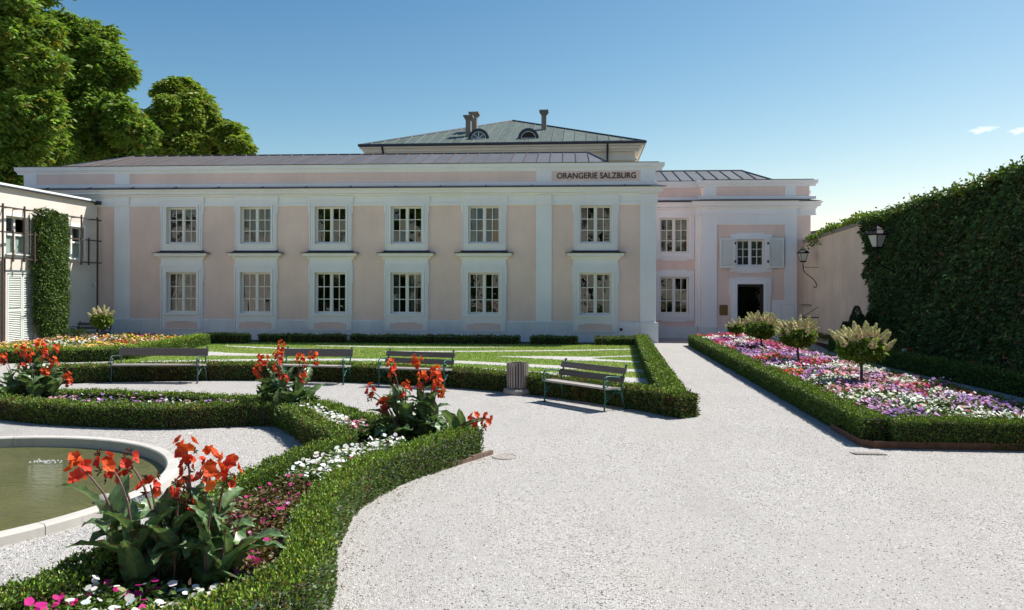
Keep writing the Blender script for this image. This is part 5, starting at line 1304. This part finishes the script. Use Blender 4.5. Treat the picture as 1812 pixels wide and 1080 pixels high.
canna('nearest canna clump with orange flowers in front of the fountain', c4, shoots_from(c4, [(141, 826, -.1, 0), (185, 815, .1, 1), (226, 815, .2, 3), (266, 858, -.05, 1), (330, 795, .15, 2), (372, 812, .2, 0), (368, 843, 0, 2), (408, 822, .15, 0), (328, 848, .25, 1), (318, 868, -.1, 3), (412, 925, -.25, 4)], 5, 31, .42), .4, 41)
c3 = (-2.12, 11.30)
canna('canna clump on the hedge corner beside the open gravel', c3, shoots_from(c3, [(738, 640, .1, 2), (748, 668, 0, 2), (769, 660, .1, 0), (775, 682, -.05, 2), (693, 647, .2, 0), (718, 684, -.1, 0), (656, 690, 0, 0), (677, 712, -.15, 0), (695, 680, .1, 4), (838, 742, -.2, 0), (862, 742, -.2, 0)], 6, 32, .38), .4, 42)
c2 = (-4.98, 13.55)
canna('middle canna clump rising before the bench with one wide plank', c2, shoots_from(c2, [(498, 612, .1, 0), (494, 632, 0, 2), (466, 638, .1, 2), (455, 655, -.1, 0), (490, 650, .1, 0), (532, 635, .1, 2), (553, 630, .15, 2), (536, 662, -.1, 1), (503, 668, -.15, 1)], 6, 33, .38), .4, 43)
c1 = (-10.35, 14.45)
canna('canna clump at the left edge before the yellow flower bed', c1, shoots_from(c1, [(72, 612, .1, 2), (98, 616, .1, 0), (36, 620, 0, 2), (52, 628, .1, 0), (78, 632, 0, 1), (95, 640, 0, 0), (6, 632, .1, 0), (40, 646, -.1, 1), (80, 660, -.1, 2), (118, 668, -.1, 0), (10, 690, -.1, 4)], 7, 34, .45), .4, 44)

# ------------------------------------------------------------------ hydrangea standards
def panicle(seed):
    r_ = np.random.default_rng(seed); n = 150; t = r_.uniform(0, 1, n)**.8; a = r_.uniform(0, 6.28, n); rad = .062*(1 - t)**.8*np.sqrt(r_.uniform(.5, 1, n)) + .008
    P = np.c_[rad*np.cos(a), rad*np.sin(a), t*.22]; Nv = np.c_[np.cos(a), np.sin(a), np.full(n, .45)] + r_.normal(size=(n, 3))*.35
    c = np.where(t[:, None] < .4, (.70, .56, .40), (.74, .71, .42))*r_.uniform(.7, 1.15, (n, 1))
    V, T, K = petals(P, Nv, .017, c, 4, .1); me = np_mesh('panicle', V, T, np.clip(K, 0, .9)); me.materials.append(M['petal']); return me
PAN_ = [panicle(s) for s in (1, 2, 3)]
def hydrangea(label, at, z0, zc, zt, rx, n_pan, seed, group='hydrangea standards'):
    """z0 foot of the trunk, zc underside of the crown, zt its top"""
    r_ = np.random.default_rng(seed); t = thing('hydrangea_tree', label, 'hydrangea', (at[0], at[1], z0), 0, group); h = zc - z0
    mb = MB(); mb.tube([(0, 0, -.1), (.01, 0, h*.5), (0, .01, h*.9)], .034, 8, .026)
    for k in range(6):
        a = 6.28*k/6 + r_.uniform(-.3, .3); mb.tube([(0, 0, h*.85), (math.cos(a)*rx*.25, math.sin(a)*rx*.25, h + .12), (math.cos(a)*rx*.6, math.sin(a)*rx*.6, h + (zt - zc)*.45)], .016, 6, .008)
    part('trunk', mb, M['bark'], t, at=(0, 0, 0), local=True)
    n = int(2300*rx/.6); d = unit(r_.normal(size=(n, 3))); rr = r_.uniform(.35, 1, n)[:, None]**.5
    hh = (zt - zc - .15)*.5
    P = d*rr*np.array([rx*.84, rx*.84, hh*1.0]) + np.array([0, 0, h + hh*.72]); P = P[(d[:, 2] < .75)]; n = len(P)
    D = unit(P - np.array([0, 0, h + hh]))*.7 + np.array([0, 0, -.55]) + r_.normal(size=(n, 3))*.45
    V, T, K = leaf_arrays(P, D, .13*np.exp(r_.normal(size=n)*.2), .06, jitter_col((.15, .225, .04), n, .4, .2), .15)
    stuffpart(link('crown', np_mesh('crown', V, T, K), M['leaf'], t, (0, 0, 0), local=True))
    for k in range(n_pan):
        a = k*2.4 + r_.uniform(-.3, .3); f = math.sqrt((k + .5)/n_pan); x, y = rx*.95*f*math.cos(a), rx*.95*f*math.sin(a); z = h + hh*(.80 + 1.15*math.sqrt(max(0, 1 - f*f*.9))) + r_.uniform(-.08, .08) - .08
        o = link('flower_head', PAN_[k % 3], None, t, (x, y, z), local=True); s = r_.uniform(.85, 1.2)*(.8 + .35*rx); o.scale = (s*1.12, s*1.12, s*r_.uniform(.95, 1.25))
        v = Vector((math.cos(a)*f*.95, math.sin(a)*f*.95, 1.0)).normalized(); o.rotation_euler = v.to_track_quat('Z', 'Y').to_euler()
    return t
hydrangea('nearest and largest cream hydrangea standard in the impatiens bed', (6.18, 17.0), .25, .98, 1.64, .52, 28, 51)
hydrangea('second cream hydrangea standard from the near end of the impatiens bed', (6.16, 21.5), .25, .95, 1.62, .50, 26, 52)
hydrangea('pinkish hydrangea standard before the dark entrance door', (6.34, 26.2), .25, .88, 1.60, .52, 28, 53)
hydrangea('smallest hydrangea standard at the far end of the impatiens bed', (6.38, 30.2), .25, .80, 1.24, .30, 10, 54)
hydrangea('lone hydrangea standard in the yellow flower bed by the annex', (-18.25, 29.7), .2, .86, 1.62, .42, 15, 55)

# ------------------------------------------------------------------ ivy, vine, shrub
def leaf_object(name, label, cat, P, D, L, W, col, m='leafdark', at=(0, 0, 0), group=None, kind=None, extra=None):
    org = np.array(at, float); t = thing(name, label, cat, tuple(org), 0, group)
    V, T, K = leaf_arrays(P - org, D, L, W, col, .18)
    stuffpart(link('foliage', np_mesh('foliage', V, T, K), M[m], t, (0, 0, 0), local=True)); return t
n_ = 84000; Y = rng.uniform(9.0, 29.9, n_); zt_ = wtop(Y) - .02 + .10*wob(Y, 9, 1.7); Z = rng.uniform(0.09, 1.0, n_)*zt_
edge_y = 29.3 + .55*wob(Z*1.3, 12, 1.5) - .25; keep = Y < edge_y; Y, Z, zt_ = Y[keep], Z[keep], zt_[keep]; n_ = len(Y)
th = .26 + .17*wob(Y*1.1 + Z*.7, 14, 1.4) + .14*wob(Z*1.7 - Y*.6, 15, 2.1) + .25*np.clip((20 - Y)/8, 0, 1)*np.clip((Z - .8)/2, 0, 1)
Xi = XW - np.maximum(th, .04) + np.abs(rng.normal(size=n_))*.07
P1_ = np.c_[Xi, Y, Z]; D1_ = np.c_[np.full(n_, -.55), np.zeros(n_), np.full(n_, -.55)] + rng.normal(size=(n_, 3))*.45
nt_ = 22000; Y2 = rng.uniform(9.0, 29.4, nt_); X2 = rng.uniform(XW - .35, XW + .75, nt_); Z2 = wtop(Y2) - .04 + .10*wob(Y2, 9, 1.7) + .06*wob(Y2*3, 10, 2.0) + .12*np.abs(rng.normal(size=nt_)) - .12*np.abs(X2 - XW - .2)
P2_ = np.c_[X2, Y2, Z2]; D2_ = np.c_[rng.normal(size=(nt_, 2))*.7 - np.array([.2, 0]), rng.normal(size=nt_)*.5 + .1]
colI = np.vstack([jitter_col((.062, .105, .034), n_, .42, .25)*(1 + .45*(wob(Y*.9 + Z*1.3, 18, 1.6) > .25))[:, None], jitter_col((.115, .185, .036), nt_, .35, .25)])
red = rng.uniform(size=len(colI)) < .012; colI[red] = jitter_col((.20, .06, .02), red.sum())
iv = leaf_object('ivy_curtain', 'huge dark curtain of ivy covering the right part of the garden wall', 'ivy', np.vstack([P1_, P2_]), np.vstack([D1_, D2_]), .108*np.exp(rng.normal(size=n_ + nt_)*.32), .07, colI, at=(XW - .3, 20, 0))
mb = MB()
for k in range(70):
    y = rng.uniform(10, 29); mb.tube([(0, y - 20, 0), (.05, y - 20 + rng.normal()*.1, .6), (.12, y - 20 + rng.normal()*.2, 1.4)], .012, 5)
part('stems', mb, M['bark'], iv, at=(0.05, 0, 0), local=True)
n_ = 2600; Y = rng.uniform(29.0, 36.6, n_); Zc = wtop(Y) + .16; thick = np.interp(Y, [29, 31, 34.5, 36.6], [.45, .40, .36, .10])
P = np.c_[XW + rng.uniform(-.12, .5, n_), Y, Zc - .08 + thick*rng.uniform(0, 1, n_)*(.7 + .5*wob(Y, 33, 2.5))]; hang = (rng.uniform(size=n_) < .12) & (Y > 34.6) & (Y < 36.2); P[hang, 0] = XW - .12; P[hang, 2] -= .35*rng.uniform(size=hang.sum()) + .1
leaf_object('wall_vine', 'bright green vine lying on top of the bare garden wall', 'vine', P, rng.normal(size=(n_, 3)) + np.array([0, 0, .3]), .13, .09, jitter_col((.15, .22, .035), n_, .25, .2), 'leaf', (XW + .2, 33, 4.6))
# ivy column on the annex
a0_, a1_ = yz(66, 450, XA + .35)[0], yz(122, 450, XA + .35)[0]; n_ = 24000
u = rng.uniform(-1, 1, n_); Z = rng.uniform(.35, 5.48, n_); wd = (a1_ - a0_)/2*(1 + .07*wob(Z*1.3, 61, 1.5)) + .12*np.clip((3.2 - Z)/1.5, 0, 1)*np.sign(u)*(u > 0); wd = wd*np.clip(.55 + Z*.35, 0, 1)
ztop = 5.40 - .10*u + .07*wob(u*3, 62, 2); k = Z < ztop; u, Z, wd = u[k], Z[k], wd[k]; n_ = len(u)
Xo = XA + .12 + .42*np.sqrt(np.maximum(0, 1 - np.abs(u)**3)) + .05*wob(Z*2 + u*2, 63, 2) - np.abs(rng.normal(size=n_))*.06
P = np.c_[Xo, (a0_ + a1_)/2 + u*wd, Z]
D = np.c_[np.full(n_, .6), u*.5, np.full(n_, -.35)] + rng.normal(size=(n_, 3))*.5
cI = jitter_col((.080, .135, .038), n_, .35, .2); yk = rng.uniform(size=n_) < .14; cI[yk] = jitter_col((.22, .30, .05), yk.sum(), .2)
ia = leaf_object('ivy_column', 'clipped column of ivy climbing the cream annex between two windows', 'ivy', P, D, .085*np.exp(rng.normal(size=n_)*.25), .062, cI, 'leafdark', (XA + .2, (a0_ + a1_)/2, 0))
part('stems', MB().tube([(0, -.25, 0), (.08, -.2, .7), (0, 0, 1.6)], .06, 7, .03).tube([(0, .1, 0), (.1, .15, .8), (0, .3, 1.8)], .045, 7, .02).box(-.12, .12, (a0_ - a1_)*.42, (a1_ - a0_)*.42, .9, 5.2), M['core'], ia, at=(0, 0, 0), local=True)
# yew shrub before the wall
parts_ = []
sy_ = thing('yew_shrub', 'dark upright conifer shrub beside the ivy at the bare wall', 'shrub', (10.35, 28.9, 0))
for cx, cy, h, r_ in ((0, 0, 1.72, .34), (-.02, -.45, 1.45, .32), (.05, .5, 1.40, .30), (-.08, .95, 1.12, .26), (.1, -.9, 1.5, .3)):
    n_ = 2200; t_ = rng.uniform(0, 1, n_); a = rng.uniform(0, 6.28, n_); rr = r_*np.sqrt(np.maximum(0, 1 - t_))**.9*(1 - np.abs(rng.normal(size=n_))*.12)
    parts_.append(leaf_arrays(np.c_[cx + rr*np.cos(a), cy + rr*np.sin(a), t_*h], np.c_[np.cos(a)*.6, np.sin(a)*.6, np.full(n_, .8)] + rng.normal(size=(n_, 3))*.35, .075, .03, jitter_col((.040, .075, .024), n_, .3, .2), .15))
stuffpart(link('foliage', np_mesh('foliage', *join(parts_)), M['leafdark'], sy_, (0, 0, 0), local=True))
for lb, px in (('small round box ball under the ivy column by the annex', 112), ('second small box ball between the ivy column and the shaded bench', 133)):
    n_ = 900; d = unit(rng.normal(size=(n_, 3))); d[:, 2] = np.abs(d[:, 2]); q = G(px, 602, .25)
    q = (-20.3 if px < 120 else -19.9, 30.9 if px < 120 else 31.0)
    leaf_object('box_ball', lb, 'shrub', d*np.array([.33, .33, .42])*(1 - np.abs(rng.normal(size=(n_, 1)))*.1) + np.array([q[0], q[1], .2]), d + rng.normal(size=(n_, 3))*.4, .06, .035, jitter_col((.06, .11, .025), n_), 'boxleaf', (q[0], q[1], .2), 'box balls')
# crumpled sack on the shaded path
bx_ = MB(); r2 = np.random.default_rng(5); rows = []
for i in range(9):
    t_ = i/8; rad = .17*math.sin(math.pi*min(.96, t_*.85 + .12))**.6
    rows.append([(rad*(1 + .22*r2.normal())*math.cos(a) + .05*t_, rad*.7*(1 + .22*r2.normal())*math.sin(a), .42*t_) for a in np.linspace(0, 6.28, 13)[:-1]])
bx_.add([p for r_ in rows for p in r_], [(i*12 + j, i*12 + (j+1) % 12, i*12 + 12 + (j+1) % 12, i*12 + 12 + j) for i in range(8) for j in range(12)] + [tuple(range(96, 108))])
tag(part('crumpled_sack', bx_, M['sack'], None, at=(8.55, 24.6, 0)), 'pale blue crumpled bag on the shaded path behind the largest hydrangea', 'bag')

# ------------------------------------------------------------------ chestnut trees
def chestnut(label, blobs, Yc, foot, n_clusters, colour, seed, group='tall chestnut trees'):
    """blobs: (px, py, radius px) of the crown's lobes where they show at distance Yc"""
    r_ = np.random.default_rng(seed); org = np.array([PY(float(np.mean([b_[0] for b_ in blobs])), 300, Yc)[0], foot[1], 0.0]); t = thing('chestnut_tree', label, 'tree', tuple(org), 0, group)
    cs, rs = [], []
    for px, py, rp_ in blobs:
        yy = Yc + r_.uniform(-1.6, 1.6); x, z = PY(px, py, yy); cs.append((x, yy, z)); rs.append(rp_*yy/F_PX)
        c0, r0_ = np.array(cs[-1]), rs[-1]; rs[-1] *= .9
        for _ in range(10):
            d = unit(r_.normal(size=(1, 3)) + np.array([[0, -.5, .2]]))[0]; cs.append(tuple(c0 + d*r0_*r_.uniform(.6, 1.08))); rs.append(r0_*r_.uniform(.2, .42))
    cs, rs = np.array(cs), np.array(rs); w = rs**2; w /= w.sum()
    b = r_.choice(len(cs), n_clusters, p=w); d = unit(r_.normal(size=(n_clusters, 3)) + np.array([0, -.25, .15])); rad = rs[b]*np.where(r_.uniform(size=n_clusters) < .26, r_.uniform(1, 1.32, n_clusters), 1 - np.abs(r_.normal(size=n_clusters))*.24)
    P = cs[b] + d*rad[:, None]*np.array([1, 1, .82])
    out = []; az = r_.uniform(0, 6.28, n_clusters); tint = np.exp(r_.normal(size=(n_clusters, 1))*.2); yel = (r_.uniform(size=(n_clusters, 1)) < .10)
    for k in range(5):
        a = az + (k - 2)*.72; D = np.c_[np.cos(a), np.sin(a), -.55 + r_.normal(size=n_clusters)*.22] + d*.45
        c = np.where(yel, np.array((.26, .25, .04)), np.array(colour))*tint*(1 + r_.normal(size=(n_clusters, 3))*.08)
        out.append(leaf_arrays(P - org + r_.normal(size=P.shape)*.05, D, .34*np.exp(r_.normal(size=n_clusters)*.2), .15, np.clip(c, .004, .9), .12))
    V, T, K = join(out); stuffpart(link('crown', np_mesh('crown', V, T, K), M['leaf'], t, (0, 0, 0), local=True))
    mb = MB(); low = cs[:, 2].min()
    mb.tube([(0, 0, -.2), (.1, .1, low*.5), (0, .1, low), (.2, 0, low + .3*(cs[:, 2].max() - low))], .42, 10, .2)
    for c_ in cs[::11]: q = (c_ - org)*np.array([.88, .88, .94]); mb.tube([(0, .1, low*.9), tuple(q*np.array([.45, .45, .5]) + np.array([0, 0, low*.5])), tuple(q)], .14, 6, .03)
    part('trunk', mb, M['bark'], t, at=(0, 0, 0), local=True, smooth=True); return t
tA = chestnut('tallest chestnut tree cut off by the left picture edge', [(30, 60, 70), (0, 150, 75), (58, 205, 55), (20, 262, 58), (72, 118, 42), (88, 268, 42), (-60, 100, 85), (35, -40, 75), (10, 320, 50), (-50, 260, 80)], 41.5, (-33, 42), 24000, (.195, .305, .05), 71)
tB = chestnut('broad chestnut tree behind the left end of the long roof', [(150, 72, 40), (118, 62, 34), (188, 118, 42), (216, 130, 25), (150, 155, 58), (190, 200, 48), (228, 228, 38), (140, 240, 52), (250, 252, 36), (200, 265, 42), (112, 270, 42)], 46.5, (-26.5, 47), 25000, (.19, .305, .05), 72)
tC = chestnut('rounder yellow-green chestnut tree standing lowest towards the pavilion', [(308, 172, 32), (345, 196, 38), (300, 220, 40), (366, 236, 34), (272, 250, 34), (330, 262, 34), (410, 240, 26), (424, 262, 22), (392, 264, 28)], 50.5, (-19, 51), 19000, (.225, .32, .05), 73)
# trees of the park on the camera's side, seen in the window panes
for k, (x, y, s, rz) in enumerate(((-30, -27, 1.0, .6), (-19, -31, 1.0, 2.1))):
    c = copy_tree(tB if k % 2 else tC); c.location = (x, y, 0); c.rotation_euler[2] = rz; c.scale = (s, s, s)
    c['label'] = ('chestnut of the park reflected in the window panes', 'broad park chestnut reflected in the left window panes', 'park chestnut reflected in the middle window panes', 'park chestnut reflected in the right window panes')[k]; c['group'] = 'park trees facing the facade'

n_ = 9000; P = np.c_[rng.uniform(-45, -8, n_), -9 + rng.normal(size=n_)*.15, rng.uniform(0, 4.2, n_)]
ph = leaf_object('park_hedge', 'tall dark park hedge mirrored in the lower window panes', 'hedge', P, np.c_[rng.normal(size=n_)*.6, np.full(n_, .7), rng.normal(size=n_)*.6], .45, .3, jitter_col((.055, .10, .022), n_, .3), 'leafdark', (0, -9, 0))
part('branches', MB().box(-45, -8, -1.2, -.1, 0, 4.0), M['core'], ph, at=(0, 0, 0), local=True)

pal = thing('palace_building', 'pale palace front mirrored in the right-hand window panes', 'building', (14, -26, 0))
mb = MB(); pops = [(x, x + 1.5, z, z + 2.6) for x in np.arange(-7, 38, 3.6) for z in (1.4, 6.0, 10.6)]; tmp = MB(); facade(tmp, -10, 40, 0, 15, 0, pops, .35)
mb.add([(30 - x_ , -26 - y_, z_) for x_, y_, z_ in tmp.v], tmp.f); part('wall', mb, M['cream'], pal)
part('roof', MB().add([(-11, -25.2, 15), (41, -25.2, 15), (41, -34, 19), (-11, -34, 19)], [(0, 1, 2, 3)]), M['slate'], pal)
part('inner_room', MB().quad((-10, -26.5, 0), (40, -26.5, 0), (40, -26.5, 15), (-10, -26.5, 15)), M['room'], pal)

# ------------------------------------------------------------------ loose stones on the gravel
def stones(label, x0, x1, y0, y1, n, ra, rb, avoid):
    X, Y = rng.uniform(x0, x1, n), rng.uniform(y0, y1, n); k = np.ones(n, bool)
    for p in avoid: k &= ~inside(p, X, Y)
    X, Y = X[k], Y[k]; n = len(X); r_ = rng.uniform(ra, rb, n); a = rng.uniform(0, 6.28, n)
    col = np.where(rng.uniform(size=(n, 1)) < .22, (.09, .085, .08), (.50, .485, .465))*np.exp(rng.normal(size=(n, 1))*.2)
    V = np.stack([np.c_[X + r_*np.cos(a + j*1.5708)*(1 if j % 2 else .7), Y + r_*np.sin(a + j*1.5708)*(1 if j % 2 else .7), np.full(n, .0)] for j in range(4)] + [np.c_[X + r_*.15, Y, r_*.75]], 1).reshape(-1, 3)
    b = np.arange(n)[:, None]*5; T = np.concatenate([b + [0, 1, 4], b + [1, 2, 4], b + [2, 3, 4], b + [3, 0, 4]], 1).reshape(-1, 3)
    tag(link('pebbles', np_mesh('pebbles', V, T, np.repeat(np.clip(col, 0, .85), 4, 0)), M['pebble']), label, 'pebbles', kind='stuff')
n_ = 520; X = rng.uniform(-2, 9.5, n_); Y = rng.uniform(5, 16, n_)**1.0; near_h = rng.uniform(size=n_) < .6
qq_ = catmull(near_out, .05)[:, :2]; jj_ = rng.integers(0, len(qq_), n_); X = np.where(near_h, qq_[jj_, 0] + .24 + np.abs(rng.normal(size=n_))*.16, X); Y = np.where(near_h, qq_[jj_, 1], Y)
kk_ = (X < bedL(Y) - .05) | (Y < 12); X, Y = X[kk_], Y[kk_]; n_ = len(X)
Vl, Tl, Kl = leaf_arrays(np.c_[X, Y, np.full(n_, .012)], np.c_[rng.normal(size=(n_, 2)), rng.normal(size=n_)*.12], .022*np.exp(rng.normal(size=n_)*.35), .013, jitter_col((.15, .10, .045), n_, .4, .3), .3, np.array([0, 0, 1.0]))
tag(link('fallen_leaves', np_mesh('fallen_leaves', Vl, Tl, Kl), M['leaf']), 'small dry leaves and clippings scattered on the open gravel', 'leaves', kind='stuff')
av = [list(map(tuple, catmull(near_out, .4)[:, :2])) + list(map(tuple, catmull(near_in, .4)[::-1, :2])), [(bedL(12), 12.05), (9, 12.05), (9, 40), (bedL(40), 40)], arc(PR + .25, 0, 360, 50, (PCX, PCY))]
stones('loose pale gravel stones on the open forecourt', -2.0, 9, 4.6, 12.5, 42000, .004, .010, av)
stones('loose white gravel stones round the fountain', -7.5, -2.9, 4.8, 13.2, 14000, .006, .012, av)

for o in bpy.data.objects:
    if o.name.split('.')[0] in ('flower_head', 'branches', 'stems'): o['kind'] = 'stuff'
